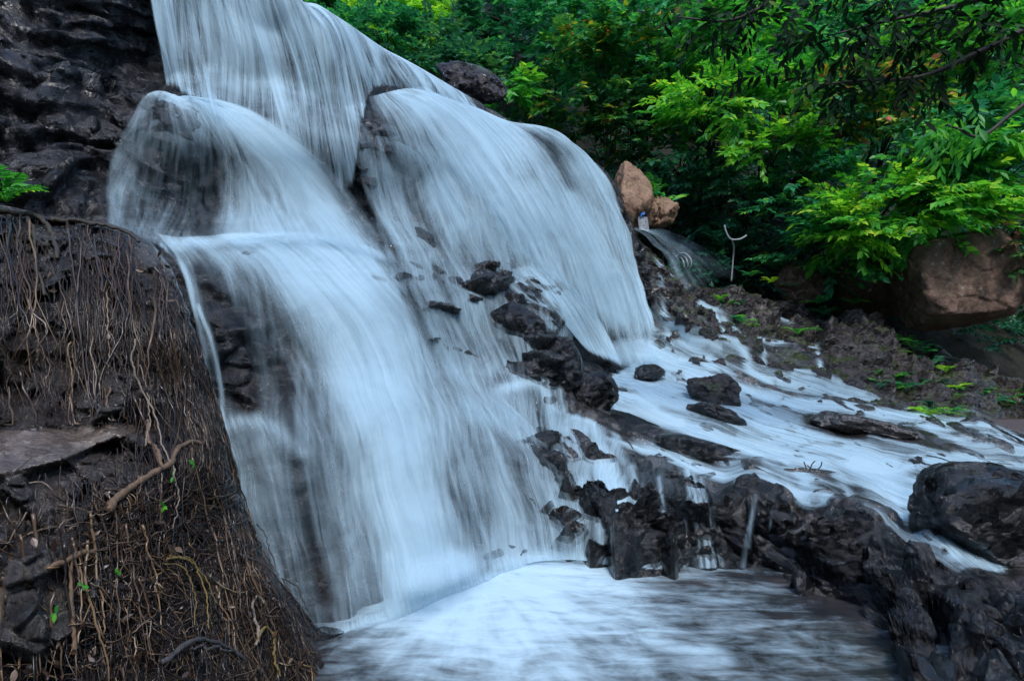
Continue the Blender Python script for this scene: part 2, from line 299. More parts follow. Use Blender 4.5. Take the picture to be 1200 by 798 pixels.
# ------------------------------------------------------------------ the main rock relief (photo pixel, distance)
CREST = np.array([(-140, -150), (0, -125), (150, -92), (250, -52), (310, -20), (345, -2), (372, 8), (400, 25), (450, 59), (500, 85), (545, 112), (575, 128), (600, 143), (640, 148), (660, 158), (690, 184), (712, 200),
                  (726, 222), (738, 250), (745, 270), (760, 288), (800, 322), (830, 330), (860, 338), (900, 350), (960, 368), (1010, 378), (1060, 392), (1120, 415), (1170, 440), (1340, 480)], float)
BASE = np.array([(-140, 830), (385, 752), (420, 742), (500, 708), (560, 684), (620, 664), (700, 664), (760, 670), (850, 668), (900, 682), (950, 697), (1000, 712), (1035, 738), (1056, 778), (1075, 815), (1340, 960)], float)
SC = [(-140, -80, 6.2), (-80, 245, 5.2), (-80, 500, 4.7), (0, 0, 6.0), (0, 120, 5.7), (0, 240, 5.2), (100, 0, 6.4), (100, 120, 6.1), (100, 250, 5.6), (-140, 830, 3.8), (150, 820, 3.6),
      (165, -60, 6.9), (180, 0, 7.0), (190, 90, 7.0), (250, -60, 7.3), (250, 60, 7.3), (200, 118, 6.45), (150, 125, 6.4), (120, 200, 6.1), (190, 200, 6.2), (260, 150, 6.6), (200, 258, 6.1), (260, 258, 6.35),
      (200, 292, 5.65), (280, 292, 5.8), (290, 322, 5.65), (240, 340, 5.4), (290, 400, 5.35), (300, 490, 5.15), (320, 515, 4.85), (340, 610, 4.7), (392, 745, 4.2), (300, 800, 3.9),
      (345, 0, 7.6), (400, 25, 8.1), (450, 60, 8.7), (500, 85, 9.2), (545, 112, 9.7), (600, 145, 10.2), (640, 150, 10.5), (690, 185, 11.2), (720, 205, 11.6), (740, 260, 11.7),
      (300, 95, 7.4), (340, 100, 7.55), (400, 95, 8.1), (460, 100, 8.6), (340, 130, 7.12), (430, 128, 7.8), (480, 118, 8.5), (560, 145, 9.5), (640, 175, 10.2), (690, 215, 10.9),
      (340, 200, 7.0), (340, 258, 6.72), (430, 200, 7.5), (430, 280, 7.2), (520, 200, 8.5), (520, 280, 8.0), (600, 200, 9.4), (600, 280, 8.9), (680, 280, 10.1), (730, 290, 11.1),
      (350, 316, 6.12), (430, 315, 6.5), (500, 400, 6.7), (420, 400, 6.0), (350, 400, 5.7), (560, 315, 8.1), (555, 400, 7.5), (560, 440, 7.1),
      (620, 330, 8.8), (630, 360, 8.2), (590, 365, 7.9), (600, 420, 7.5), (650, 420, 7.7), (700, 350, 10.2), (760, 420, 10.2), (680, 430, 8.9), (720, 430, 9.6),
      (400, 560, 5.1), (450, 500, 5.5), (480, 600, 5.15), (500, 708, 4.68), (560, 684, 5.05), (620, 660, 5.5), (700, 660, 5.5), (560, 520, 6.1), (620, 540, 6.3), (610, 600, 5.85), (650, 600, 5.9),
      (640, 490, 6.9), (690, 455, 8.2), (690, 500, 7.1), (700, 530, 6.7), (670, 550, 6.35),
      (760, 450, 9.1), (800, 425, 9.9), (800, 470, 8.4), (850, 440, 9.5), (850, 480, 8.3), (900, 480, 8.6), (1000, 500, 8.5), (1100, 510, 8.5), (1220, 518, 9.2), (760, 500, 7.5), (800, 520, 7.2), (900, 535, 7.0), (1000, 560, 6.5),
      (1100, 600, 5.7), (1220, 660, 4.9), (960, 575, 6.1), (1060, 630, 5.3),
      (760, 545, 6.6), (790, 560, 6.25), (850, 566, 6.15), (900, 582, 5.9), (950, 605, 5.55), (1000, 640, 5.1), (1060, 645, 5.0), (1120, 670, 4.6), (1220, 705, 4.2), (1320, 740, 3.9),
      (720, 600, 5.85), (720, 665, 5.42), (780, 610, 5.8), (780, 668, 5.35), (850, 600, 5.8), (850, 664, 5.42), (900, 676, 5.18), (950, 692, 4.9), (1000, 708, 4.66), (1035, 735, 4.28), (1056, 775, 3.83), (1080, 812, 3.48),
      (950, 650, 5.15), (1020, 690, 4.7), (1100, 740, 4.05), (1200, 790, 3.6), (1320, 930, 2.8), (1180, 850, 3.2),
      (790, 318, 11.6), (780, 340, 11.2), (800, 380, 10.6), (850, 345, 11.9), (900, 355, 12.2), (960, 372, 12.4), (1010, 382, 12.5), (1110, 415, 12.2), (1200, 455, 11.6), (1320, 480, 11.2),
      (850, 390, 10.7), (900, 440, 9.8), (950, 455, 9.7), (1000, 470, 9.6), (1050, 482, 9.5), (1100, 490, 9.5), (1160, 494, 9.9), (1220, 494, 10.0), (1320, 500, 10.2), (1000, 420, 11.0), (1100, 450, 10.8)]
S = rbf(SC, 42)
AMP = rbf([(346, 312, .03), (665, 340, .03), (695, 335, .03), (688, 248, .03), (590, 542, .04), (0, 100, .13), (100, 60, .13), (0, 300, .2), (200, 60, .04), (200, 118, .04), (165, 90, .06), (200, 200, .06), (250, 285, .03), (330, 290, .03), (330, 500, .05), (640, 300, .04), (350, 50, .05), (420, 200, .07), (550, 160, .04), (560, 360, .2), (640, 420, .2), (700, 190, .06), (650, 300, .05), (480, 450, .05), (300, 400, .09),
           (450, 600, .05), (350, 600, .08), (640, 560, .2), (800, 600, .3), (900, 620, .3), (1000, 690, .22), (1150, 740, .15), (1250, 800, .15), (1080, 670, .15), (780, 470, .035), (850, 450, .05), (850, 510, .035), (950, 520, .03), (1050, 500, .05), (1000, 560, .03), (1100, 580, .03), (920, 560, .05), (1150, 540, .03), (720, 450, .04), (700, 495, .06), (1140, 640, .05), (800, 360, .22), (900, 400, .22), (1050, 440, .24), (1200, 470, .2)], 40)
BANKLINE = np.array([(755, 300), (765, 400), (790, 425), (850, 430), (900, 445), (950, 458), (1000, 473), (1050, 484), (1100, 492), (1160, 496), (1340, 500)], float)
LEDGELINE = np.array([(660, 700), (672, 545), (700, 530), (740, 530), (800, 552), (860, 560), (910, 580), (960, 604), (1000, 632), (1060, 640), (1120, 664), (1340, 730)], float)
def strata(P):
    """beds that dip to the right: each bed steps out, then recedes"""
    h = P @ nrm(np.array([.36, -.25, .9])); h = h * 5 + 1.1 * fbm(P * .8, 3, 71) + .25 * fbm(P * 4, 2, 72)
    k = np.floor(h); f = h - k; a = .4 + hsh(k.astype(np.int64), 0 * k.astype(np.int64), 0 * k.astype(np.int64), 9)
    return 1.1 * a * (np.clip(f / .18, 0, 1) - f)
def rock_disp(P, amp):
    Q = P @ np.array([[.94, -.2, .28], [.26, .95, -.16], [-.23, .22, .95]]).T       # tilted beds
    Q = Q + .25 * np.stack([fbm(P * .9, 3, 3), fbm(P * .9, 3, 13), fbm(P * .9, 3, 23)], -1)
    return amp * (.85 * blocky(Q * np.array([1.0, 1.0, 2.0]), 11) + .4 * blocky(Q * np.array([2.6, 2.6, 4.6]), 31) + .16 * np.clip((amp - .09) / .1, 0, 1) * blocky(Q * np.array([6., 6., 11.]), 51) + .22 * fbm(P * 1.3, 5, 7) + strata(P))
R_ = {}
def surf(px, py, off, key='film'):
    """a point lying off metres above the (blurred) rock at that place"""
    c = np.clip((px - R_['cols'][0]) / 2.6, 0, len(R_['cols']) - 1.001); i = c.astype(int); fx = (c - i)[..., None]
    t = np.interp(px, R_['cols'], R_['top']); b = np.interp(px, R_['cols'], R_['bot']); r = np.clip((py - t) / (b - t), 0, 1) * (R_['nr'] - 1.001); j = r.astype(int); fy = (r - j)[..., None]
    G = R_[key]; P = (G[i, j] * (1 - fx) + G[i + 1, j] * fx) * (1 - fy) + (G[i, j + 1] * (1 - fx) + G[i + 1, j + 1] * fx) * fy
    if key == 'fall': return at(px, py, P[..., 1] - off)
    return P + nrm(np.array([0, 0, EYE + .6]) - P) * np.asarray(off)[..., None]
def ridges(X, Y, lines):
    """soft ropes of water (or gaps, when negative) along polylines"""
    pos, neg = np.zeros(X.shape), np.zeros(X.shape)
    for pts, wd, wt in lines:
        Q = resample(np.array(pts, float), 24); d2 = np.full(X.shape, 1e9)
        for a, b in zip(Q[:-1], Q[1:]):
            e = b - a; t = np.clip(((X - a[0]) * e[0] + (Y - a[1]) * e[1]) / (e @ e + 1e-9), 0, 1)
            d2 = np.minimum(d2, (X - a[0] - t * e[0]) ** 2 + (Y - a[1] - t * e[1]) ** 2)
        v = abs(wt) * np.exp(-d2 / wd ** 2)
        if wt > 0: pos = np.maximum(pos, v)
        else: neg = np.maximum(neg, v)
    return pos - neg
def relief():
    cols = np.arange(-140, 1341, 2.6); nr = 330; ntop = 14
    top = np.interp(cols, *CREST.T); bot = np.interp(cols, *BASE.T)
    t = np.linspace(0, 1, nr)
    X = np.repeat(cols[:, None], nr, 1); Y = top[:, None] + (bot - top)[:, None] * t[None]
    D = S(X, Y); A = np.clip(AMP(X, Y), .03, .4)
    P = at(X, Y, D)
    dx = np.gradient(P, axis=0); dy = np.gradient(P, axis=1); Nn = nrm(np.cross(dx, dy)); s = np.sign((Nn * (np.array([0, 0, EYE]) - P)).sum(-1, keepdims=True)); Nn *= s
    d = rock_disp(P.reshape(-1, 3), A.ravel()).reshape(A.shape)
    d *= np.clip(t / .03, .35, 1)[None]
    P = P + Nn * d[..., None] - Nn * (A * .25)[..., None]
    def blur(a, n):
        for ax in (0, 1):
            for _ in range(2):
                c = np.cumsum(np.concatenate([np.repeat(a.take([0], ax), n + 1, ax), a, np.repeat(a.take([-1], ax), n, ax)], ax), ax)
                m = a.shape[ax]; a = (c.take(range(2 * n + 1, 2 * n + 1 + m), ax) - c.take(range(m), ax)) / (2 * n + 1)
        return a
    R_['cols'] = cols; R_['top'] = top; R_['bot'] = bot; R_['nr'] = nr; R_['film'] = blur(P, 4); R_['fall'] = blur(P, 9)
    back = P[:, :1] + np.stack([np.zeros(ntop), np.linspace(6, .4, ntop), np.linspace(.7, .02, ntop)], -1)[None] * np.array([1, 1, 1.])
    low = P[:, -1:] + np.stack([np.zeros(4), np.linspace(-.03, -.1, 4), np.linspace(-.15, -.8, 4)], -1)[None]
    V = np.concatenate([back, P, low], 1)
    nc, nrt = V.shape[:2]; idx = np.arange(nc * nrt).reshape(nc, nrt)
    q = np.stack([idx[:-1, :-1], idx[:-1, 1:], idx[1:, 1:], idx[1:, :-1]], -1)
    XX = np.repeat(cols[:-1, None], nrt - 1, 1); YY = np.concatenate([np.repeat(top[:, None], ntop, 1), Y, np.repeat(bot[:, None], 4, 1)], 1)[:-1, :-1]
    led = (XX > 672) & (YY > np.interp(XX, *LEDGELINE.T)); bank = (XX > 758) & (YY < np.interp(XX, *BANKLINE.T)); bed = (XX > 660) & ~led & ~bank & (YY > 436)
    for nm, mk, m in (('rock_ledge', led, M['ledge']), ('rock_bank', bank, M['bank']), ('stream_bed', bed, M['bed']), ('rock_cliff', ~(led | bank | bed), M['cliff'])):
        f = q[mk]; u, inv = np.unique(f, return_inverse=True)
        b = MB(); b.add(V.reshape(-1, 3)[u], inv.reshape(-1, 4)); o = b.build(nm, m, smooth=nm != 'rock_ledge')
        tag(o, kind='structure')
relief()

# ground, hill
def hill_z(x, y):
    base = 2.3 + 2.6 * np.clip((2.5 - x) / 3.5, 0, 1)
    return base + .8 * np.maximum(y - 13.6 - 2.2 * np.clip((x - 8) / 4, 0, 1), -2.2) + .5 * vnoise(np.stack([x * .35, y * .35, 0 * x], -1).reshape(-1, 3), 5).reshape(np.shape(x))
gx, gy = np.meshgrid(np.linspace(-26, 46, 120), np.linspace(12.4, 60, 92), indexing='ij')
b = MB(); b.grid(np.stack([gx, gy, hill_z(gx, gy)], -1)); tag(b.build('hill', M['soil']), kind='structure')
th, rr = np.meshgrid(np.linspace(R(20), R(-200), 90), np.linspace(0, 1, 30), indexing='ij')      # unseen wooded gorge slope round the viewer, added to block low sky light
q = 9.5 + 26 * rr; x, y = np.cos(th) * q, 3 + np.sin(th) * q
z = -.9 + .95 * (q - 9.5) + 1.2 * fbm(np.stack([x * .3, y * .3, 0 * x], -1).reshape(-1, 3), 4, 66).reshape(x.shape) * np.clip(rr * 6, 0, 1)
b = MB(); b.grid(np.stack([x, y, z], -1)); tag(b.build('unseen_valley_slope', M['wood']), kind='structure')
b = MB(); b.add([(-400, -400, -.9), (400, -400, -.9), (400, 400, -.9), (-400, 400, -.9)], [[0, 1, 2, 3]]); tag(b.build('ground', M['soil']), kind='structure')

# ------------------------------------------------------------------ water
def sheet(b, guides, offs=(.11, .2), con=1., nu=70, nv=60, start=None, seed=0, ends=(.06, .06), sides=(.1, .1), wmap=None, dmul=(1, .6), jit=0, rid=None, key='fall', shear=.1):
    """guides: polylines of (px, py, offset, density); start: use the depth at the guide's first point (free fall)"""
    G = np.stack([resample(np.array(g, float), nv) for g in guides]); G = crs(G, nu)              # nu, nv, 4
    if jit:
        vv = np.stack(np.meshgrid(np.linspace(0, 2, nu), np.linspace(0, 7, nv), indexing='ij') + [np.full((nu, nv), seed + .5)], -1).reshape(-1, 3)
        G[..., 0] += jit * fbm(vv, 2, seed).reshape(nu, nv); G[..., 1] += .4 * jit * vnoise(vv * 1.3, seed + 3).reshape(nu, nv)
    D0 = S(G[..., 0], G[..., 1])
    if start is not None:
        ds = S(G[:, start:start + 1, 0], G[:, start:start + 1, 1]); D0 = np.minimum(ds, D0)
    v = np.linspace(0, 1, nv); u = np.linspace(0, 1, nu)
    def fade(x, a, z): return (np.clip(x / a, 0, 1) if a else 1) * (np.clip((1 - x) / z, 0, 1) if z else 1)
    def sm(x): return x * x * (3 - 2 * x)
    if wmap is not None: G[..., 3] *= .9 * np.clip(wmap(G[..., 0], G[..., 1]), .0, 1.15)
    if rid: G[..., 3] = np.clip(G[..., 3] + ridges(G[..., 0], G[..., 1], rid), 0, 1.1)
    E = sm(fade(u, *sides))[:, None] * sm(fade(v, *ends))[None]
    for k, o in enumerate(offs):
        def place(extra): return at(G[..., 0], G[..., 1], D0 - G[..., 2] - o - extra) if start is not None else surf(G[..., 0], G[..., 1], G[..., 2] + o + extra, key)
        P = place(0.); wob = vnoise(P.reshape(-1, 3) * 2.2, seed + k * 7).reshape(D0.shape)
        P = place(.04 * wob)
        us = np.r_[0, np.cumsum(np.linalg.norm(np.diff(P, axis=0), axis=-1).mean(1))]
        vs = np.c_[np.zeros(nu), np.cumsum(np.linalg.norm(np.diff(P, axis=1), axis=-1), 1)]
        vs = np.repeat(vs.mean(0)[None], nu, 0)
        fl = np.stack([np.repeat(us[:, None], nv, 1) + 13.7 * (seed + k) + shear * (1, -1.3)[k % 2] * vs, vs + 5.1 * k + seed, 0 * vs], -1)
        b.grid(P, flow=fl, dens=G[..., 3] * dmul[k], con=np.full(D0.shape, con), edge=E)
WMAP = rbf([(770, 420, 1.15), (820, 440, 1.05), (700, 440, 1), (880, 470, .9), (930, 495, 1.1), (980, 520, 1.1), (900, 510, 1.1), (960, 535, 1.1), (1020, 560, 1), (1060, 590, 1.1), (1100, 615, 1.1), (760, 470, 1), (800, 490, 1), (840, 515, .95), (740, 455, 1.1),
            (1090, 530, .7), (1140, 545, .45), (1190, 540, .35), (1050, 515, .45), (1000, 500, .4), (1100, 500, .8), (1050, 490, .8), (940, 470, .9), (700, 490, .25), (740, 503, .2), (780, 514, .25), (820, 530, .3), (870, 542, .5), (700, 517, .8), (760, 527, .75), (820, 548, .4), (860, 556, .3), (900, 565, .8), (940, 580, .85),
            (990, 602, .3), (960, 558, .35), (920, 545, .4), (1040, 622, .3), (1020, 590, .6), (1130, 650, .9), (1180, 670, .8), (690, 470, .2), (660, 486, .7), (870, 500, .6), (850, 465, .7)], 8)
FMAP = rbf([(225, 200, 0.67), (232, 250, 0.62), (262, 370, 0.57), (290, 440, 0.52), (300, 525, 0.80), (360, 610, 0.77), (350, 690, 0.62), (440, 165, 0.25), (446, 230, 0.30), (470, 300, 0.67), (500, 350, 0.62), (540, 345, 0.47), (555, 400, 0.42), (560, 305, 0.52), (530, 420, 0.67), (630, 215, 0.75), (580, 245, 0.75),
            (655, 172, 0.62), (735, 232, 0.62), (330, 200, 1.10), (390, 250, 0.95), (350, 312, 1.20), (400, 400, 1.25), (450, 500, 1.20), (480, 620, 1.20), (560, 200, 1.10), (620, 260, 1.10), (700, 310, 1.10), (740, 385, 1.15), (680, 370, 1.10), (540, 140, 1.15), (600, 155, 1.10), (500, 560, 0.80), (560, 560, 0.87), (600, 600, 0.87), (640, 520, 0.77), (590, 500, 0.90),
            (340, 430, 0.75), (380, 560, 0.90), (130, 170, 1.00), (200, 115, 1.10), (280, 150, 1.00), (160, 230, 0.80), (280, 290, 1.10), (220, 300, 0.90), (490, 130, 1.10), (520, 270, 0.87), (600, 330, 0.80), (640, 330, 1.00), (690, 200, 1.10), (560, 660, 1.00), (640, 655, 0.90), (450, 720, 0.80), (420, 300, 1.10), (530, 500, 0.85)], 10)
ROPES = [([(205, 112), (260, 128), (320, 170), (370, 225), (420, 300), (470, 400)], 18, .3), ([(280, 285), (340, 300), (390, 360), (430, 450), (455, 560), (480, 690)], 30, .2), ([(480, 102), (530, 128), (580, 190), (620, 260)], 22, .2),
         ([(570, 130), (620, 160), (665, 230), (700, 310), (730, 410)], 22, .2), ([(660, 158), (700, 195), (735, 270), (770, 400)], 12, .25), ([(428, 115), (440, 170), (450, 230)], 10, -.25), ([(600, 147), (640, 170), (665, 215)], 11, -.35), ([(722, 207), (740, 255)], 7, -.3),
         ([(540, 200), (575, 270), (590, 300)], 10, -.15), ([(505, 300), (540, 380), (560, 440)], 22, -.2), ([(232, 315), (265, 380), (290, 470)], 15, -.25), ([(475, 350), (530, 450), (555, 520)], 12, -.18), ([(330, 430), (350, 560), (380, 700)], 11, -.18),
         ([(190, 288), (215, 320), (230, 380), (240, 440), (250, 500)], 4, .6), ([(232, 360), (248, 400), (258, 450), (262, 500)], 3, .5), ([(268, 498), (290, 492), (320, 500), (350, 530)], 8, .2), ([(150, 113), (205, 110), (250, 118)], 6, .3), ([(200, 290), (260, 284), (340, 284), (420, 290)], 7, .3),
         ([(400, 480), (440, 560), (455, 640)], 8, -.15), ([(520, 560), (550, 620), (570, 670)], 9, -.15), ([(560, 350), (590, 346), (640, 352), (690, 385)], 9, .35), ([(385, 752), (430, 736), (500, 707), (560, 684), (620, 662), (700, 662)], 12, .6), ([(630, 420), (650, 410), (670, 440), (664, 480)], 5, .4), ([(590, 455), (630, 450), (650, 480)], 6, .4)]
RAPIDS = [([(690, 486), (740, 500), (800, 517), (850, 531), (885, 548)], 9, -.45), ([(735, 541), (800, 553), (860, 561)], 5, -.4), ([(930, 545), (970, 560), (1005, 577)], 7, -.5), ([(980, 600), (1030, 614)], 7, -.45), ([(950, 490), (1000, 503), (1060, 515), (1110, 525)], 9, -.6), ([(775, 478), (820, 497), (860, 508)], 4, -.3), ([(860, 488), (900, 512)], 5, -.3), ([(1060, 602), (1090, 625)], 5, -.3),
          ([(900, 535), (920, 548), (935, 566)], 5, -.3), ([(1100, 560), (1160, 570), (1200, 566)], 8, -.4), ([(1120, 505), (1180, 512)], 4, -.3), ([(760, 425), (800, 440), (850, 450), (900, 466), (950, 474), (1010, 480), (1060, 488), (1110, 492), (1150, 503), (1200, 515)], 8, 0.70), ([(755, 415), (800, 428), (835, 436)], 9, 0.66), ([(700, 440), (760, 450), (800, 470), (860, 481), (900, 500), (950, 518), (1000, 535), (1045, 548)], 13, 0.82),
          ([(710, 455), (780, 488), (840, 515), (900, 530), (960, 545)], 11, 0.74), ([(680, 440), (740, 470), (800, 500), (850, 525)], 8, 0.57), ([(668, 488), (700, 515), (760, 526), (830, 541), (880, 560), (930, 578), (980, 592), (1010, 605)], 7, 0.70), ([(1000, 535), (1030, 560), (1060, 590), (1100, 620), (1150, 645), (1210, 670)], 15, 0.82),
          ([(925, 582), (980, 592), (1030, 602), (1075, 624)], 8, 0.61), ([(1050, 556), (1090, 541), (1130, 548), (1170, 556)], 8, 0.66), ([(1080, 500), (1120, 518), (1210, 528)], 6, 0.50), ([(1020, 512), (1090, 530), (1150, 540), (1210, 545)], 6, 0.41), ([(740, 542), (800, 552), (855, 562), (900, 575)], 6, 0.41), ([(850, 525), (870, 545), (890, 562)], 12, 0.54),
          ([(900, 520), (930, 550), (950, 580)], 10, 0.54), ([(960, 540), (985, 565), (1000, 590)], 8, 0.45), ([(1120, 630), (1112, 640), (1118, 655)], 9, 0.66), ([(690, 470), (745, 488), (800, 508)], 5, 0.36),
          ([(790, 318), (815, 322), (840, 326)], 2.5, 0.36), ([(826, 350), (840, 358), (848, 378), (852, 390)], 4.5, 0.74), ([(838, 388), (870, 394), (910, 400), (955, 408)], 3, 0.53), ([(888, 396), (893, 410), (896, 425)], 4, 0.61), ([(842, 404), (865, 412), (880, 432), (905, 446)], 4.5, 0.57), ([(775, 368), (790, 385), (810, 400), (842, 412)], 3, 0.45),
          ([(905, 358), (915, 367), (932, 372)], 4, 0.57), ([(958, 414), (962, 430), (960, 447)], 3, 0.57), ([(945, 452), (975, 456), (1010, 462)], 5, 0.50), ([(770, 282), (772, 300), (781, 315), (792, 324)], 4, 0.61), ([(800, 400), (830, 418), (860, 440)], 5, 0.36), ([(930, 440), (960, 450), (1000, 466)], 5, 0.41), ([(770, 330), (778, 360), (785, 400)], 4, 0.36), ([(845, 360), (858, 372), (866, 388)], 2.5, 0.45), ([(915, 446), (985, 462), (1050, 480)], 5, 0.45), ([(1030, 386), (1036, 398)], 3, 0.36)]
SPILL = [([(700, 530), (714, 560), (725, 590), (736, 625), (750, 664)], 14, 0.85), ([(690, 545), (680, 580), (672, 645)], 10.3, 0.35), ([(740, 548), (748, 590), (760, 630), (770, 664)], 5.8, 0.39), ([(803, 552), (808, 575), (817, 615), (822, 664)], 3.4, .42), ([(806, 552), (814, 580), (824, 618), (830, 664)], 3.6, .55), ([(812, 556), (820, 585), (830, 625), (838, 664)], 3.4, .42), ([(822, 560), (826, 585), (838, 630), (846, 664)], 3., .28), ([(887, 580), (881, 605), (877, 640)], 3.2, .3), ([(884, 590), (876, 625), (871, 664)], 3., .24),
         ([(662, 505), (655, 570), (645, 655)], 23.0, 0.39), ([(715, 580), (704, 610), (706, 655)], 5.8, 0.31), ([(772, 560), (778, 600)], 2.9, 0.31), ([(640, 470), (648, 500), (660, 530)], 9.2, 0.39), ([(690, 490), (700, 512), (706, 535)], 6.9, 0.39), ([(730, 500), (722, 520), (730, 540)], 6.9, 0.35), ([(812, 560), (806, 590), (800, 640)], 2.9, 0.27), ([(940, 600), (935, 625)], 2.9, 0.23), ([(905, 600), (900, 640)], 2.3, 0.27)]
def water(name, specs, mat='water'):
    b = MB()
    for k, s in enumerate(specs): sheet(b, seed=hash_name(name) + k, **s)
    return tag(b.build(name, M[mat]), kind='structure')
def hash_name(n): return sum(ord(c) * (i + 1) for i, c in enumerate(n)) % 91
# upper curtain over the lip
water('waterfall_curtain', [
    dict(guides=[[(160, -60, 0, .5), (172, 0, .1, .6), (182, 50, .15, .6), (196, 116, .1, .6)],
                 [(190, -60, 0, .5), (200, 0, .1, .62), (205, 60, .15, .6), (210, 118, .1, .6)],
                 [(215, -60, 0, .3), (224, 0, .1, .42), (236, 70, .15, .4), (250, 150, .1, .25)],
                 [(262, -60, 0, .5), (270, 0, .1, .5), (286, 70, .15, .45), (302, 190, .1, .2)],
                 [(308, -60, 0, .6), (318, 0, .1, .55), (340, 80, .15, .5), (366, 230, .1, .2)],
                 [(346, -4, 0, .9), (366, 14, .1, .7), (386, 62, .15, .5), (412, 240, .1, .2)],
                 [(373, 6, 0, 1), (392, 22, .08, .75), (408, 60, .12, .5), (428, 150, .1, .3)],
                 [(400, 23, 0, 1), (416, 36, .08, .75), (429, 70, .12, .5), (440, 112, .08, .45)],
                 [(428, 42, 0, 1), (441, 54, .08, .75), (452, 80, .12, .5), (461, 108, .08, .5)],
                 [(450, 57, 0, 1), (463, 69, .06, .7), (474, 90, .1, .55), (482, 112, .05, .5)],
                 [(475, 70, 0, 1), (488, 80, .06, .75), (498, 97, .1, .6), (506, 118, .05, .5)],
                 [(500, 84, 0, 1), (512, 93, .06, .75), (521, 108, .1, .65), (528, 122, .05, .5)],
                 [(525, 99, 0, 1), (536, 106, .05, .75), (543, 118, .08, .65), (550, 130, .05, .5)],
                 [(548, 113, 0, .9), (555, 117, .05, .7), (560, 124, .06, .6), (566, 134, .05, .5)]],
         start=0, con=1.5, nu=240, nv=50, ends=(.0, .12), sides=(.02, .02), offs=(.03, .1), dmul=(1, .75))])
water('waterfall_fan', [
    dict(guides=[[(200, 112, 0, .5), (165, 112, 0, .4), (130, 150, 0, .42), (112, 200, 0, .42), (106, 294, .06, .5)],
                 [(203, 110, 0, .5), (180, 110, 0, .42), (155, 150, 0, .4), (142, 200, 0, .38), (140, 299, .06, .5)],
                 [(206, 110, 0, .5), (192, 112, 0, .42), (180, 155, 0, .32), (174, 210, 0, .28), (172, 304, .06, .5)],
                 [(209, 111, 0, .5), (207, 116, 0, .45), (208, 160, 0, .3), (212, 220, 0, .28), (214, 306, .06, .5)],
                 [(212, 112, 0, .55), (225, 118, 0, .5), (240, 160, 0, .35), (250, 220, 0, .3), (258, 306, .06, .5)],
                 [(214, 112, 0, .6), (240, 122, 0, .6), (266, 165, .05, .5), (282, 220, .05, .5), (296, 306, .1, .7)],
                 [(216, 112, 0, .7), (252, 124, 0, .8), (295, 170, .1, .72), (325, 220, .1, .68), (350, 300, .1, .7)],
                 [(218, 112, 0, .7), (262, 124, .05, .85), (325, 170, .15, .75), (372, 225, .15, .7), (420, 310, .15, .6)],
                 [(220, 112, 0, .6), (275, 122, .1, .7), (350, 165, .2, .55), (410, 220, .2, .6), (490, 340, .15, .5)],
                 [(222, 112, 0, .5), (288, 120, .1, .6), (375, 152, .2, .5), (455, 215, .2, .5), (540, 350, .15, .45)]],
         con=.75, jit=4, rid=ROPES, wmap=FMAP, nu=190, nv=70, ends=(.0, .12), sides=(.08, .15))])
water('waterfall_veil', [
    dict(guides=[[(405, 112, 0, .5), (412, 150, .05, .5), (425, 220, .05, .45), (440, 300, .05, .45), (470, 400, .05, .4)],
                 [(425, 112, 0, .5), (436, 160, .05, .25), (452, 230, .05, .25), (480, 320, .05, .35), (520, 440, 0, .4)],
                 [(440, 110, 0, .6), (462, 150, .1, .55), (495, 220, .1, .5), (530, 310, .05, .32), (555, 420, 0, .25)],
                 [(455, 106, 0, .8), (492, 145, .12, .72), (535, 220, .1, .62), (565, 300, .05, .35), (580, 350, 0, .3)],
                 [(478, 102, 0, .95), (528, 135, .15, .85), (580, 210, .12, .7), (615, 290, .08, .6), (640, 345, .05, .6)],
                 [(505, 106, 0, .95), (562, 142, .15, .9), (615, 215, .12, .8), (655, 300, .1, .72), (685, 385, .05, .8)],
                 [(535, 116, 0, .95), (595, 152, .12, .9), (645, 220, .12, .85), (685, 310, .1, .8), (715, 412, .05, .9)],
                 [(565, 128, 0, .9), (625, 165, .1, .85), (672, 235, .1, .85), (708, 320, .1, .82), (738, 424, .05, .95)],
                 [(598, 142, 0, .8), (650, 180, .06, .5), (692, 250, .08, .7), (724, 330, .08, .82), (752, 426, .05, .95)],
                 [(636, 148, 0, .9), (678, 180, .06, .75), (712, 245, .08, .75), (740, 330, .08, .8), (766, 424, .05, .9)],
                 [(662, 158, 0, .95), (694, 190, .05, .85), (722, 250, .06, .75), (746, 325, .05, .8), (774, 418, .05, .8)],
                 [(690, 184, 0, .8), (712, 212, .05, .6), (732, 262, .05, .5), (750, 325, .05, .6), (776, 410, .05, .6)],
                 [(712, 199, 0, .7), (726, 222, .04, .5), (738, 262, .04, .45), (752, 320, .04, .5), (776, 400, .04, .4)]],
         con=.78, jit=5, rid=ROPES, wmap=FMAP, nu=240, nv=90, ends=(.0, .2), sides=(.04, .08))])
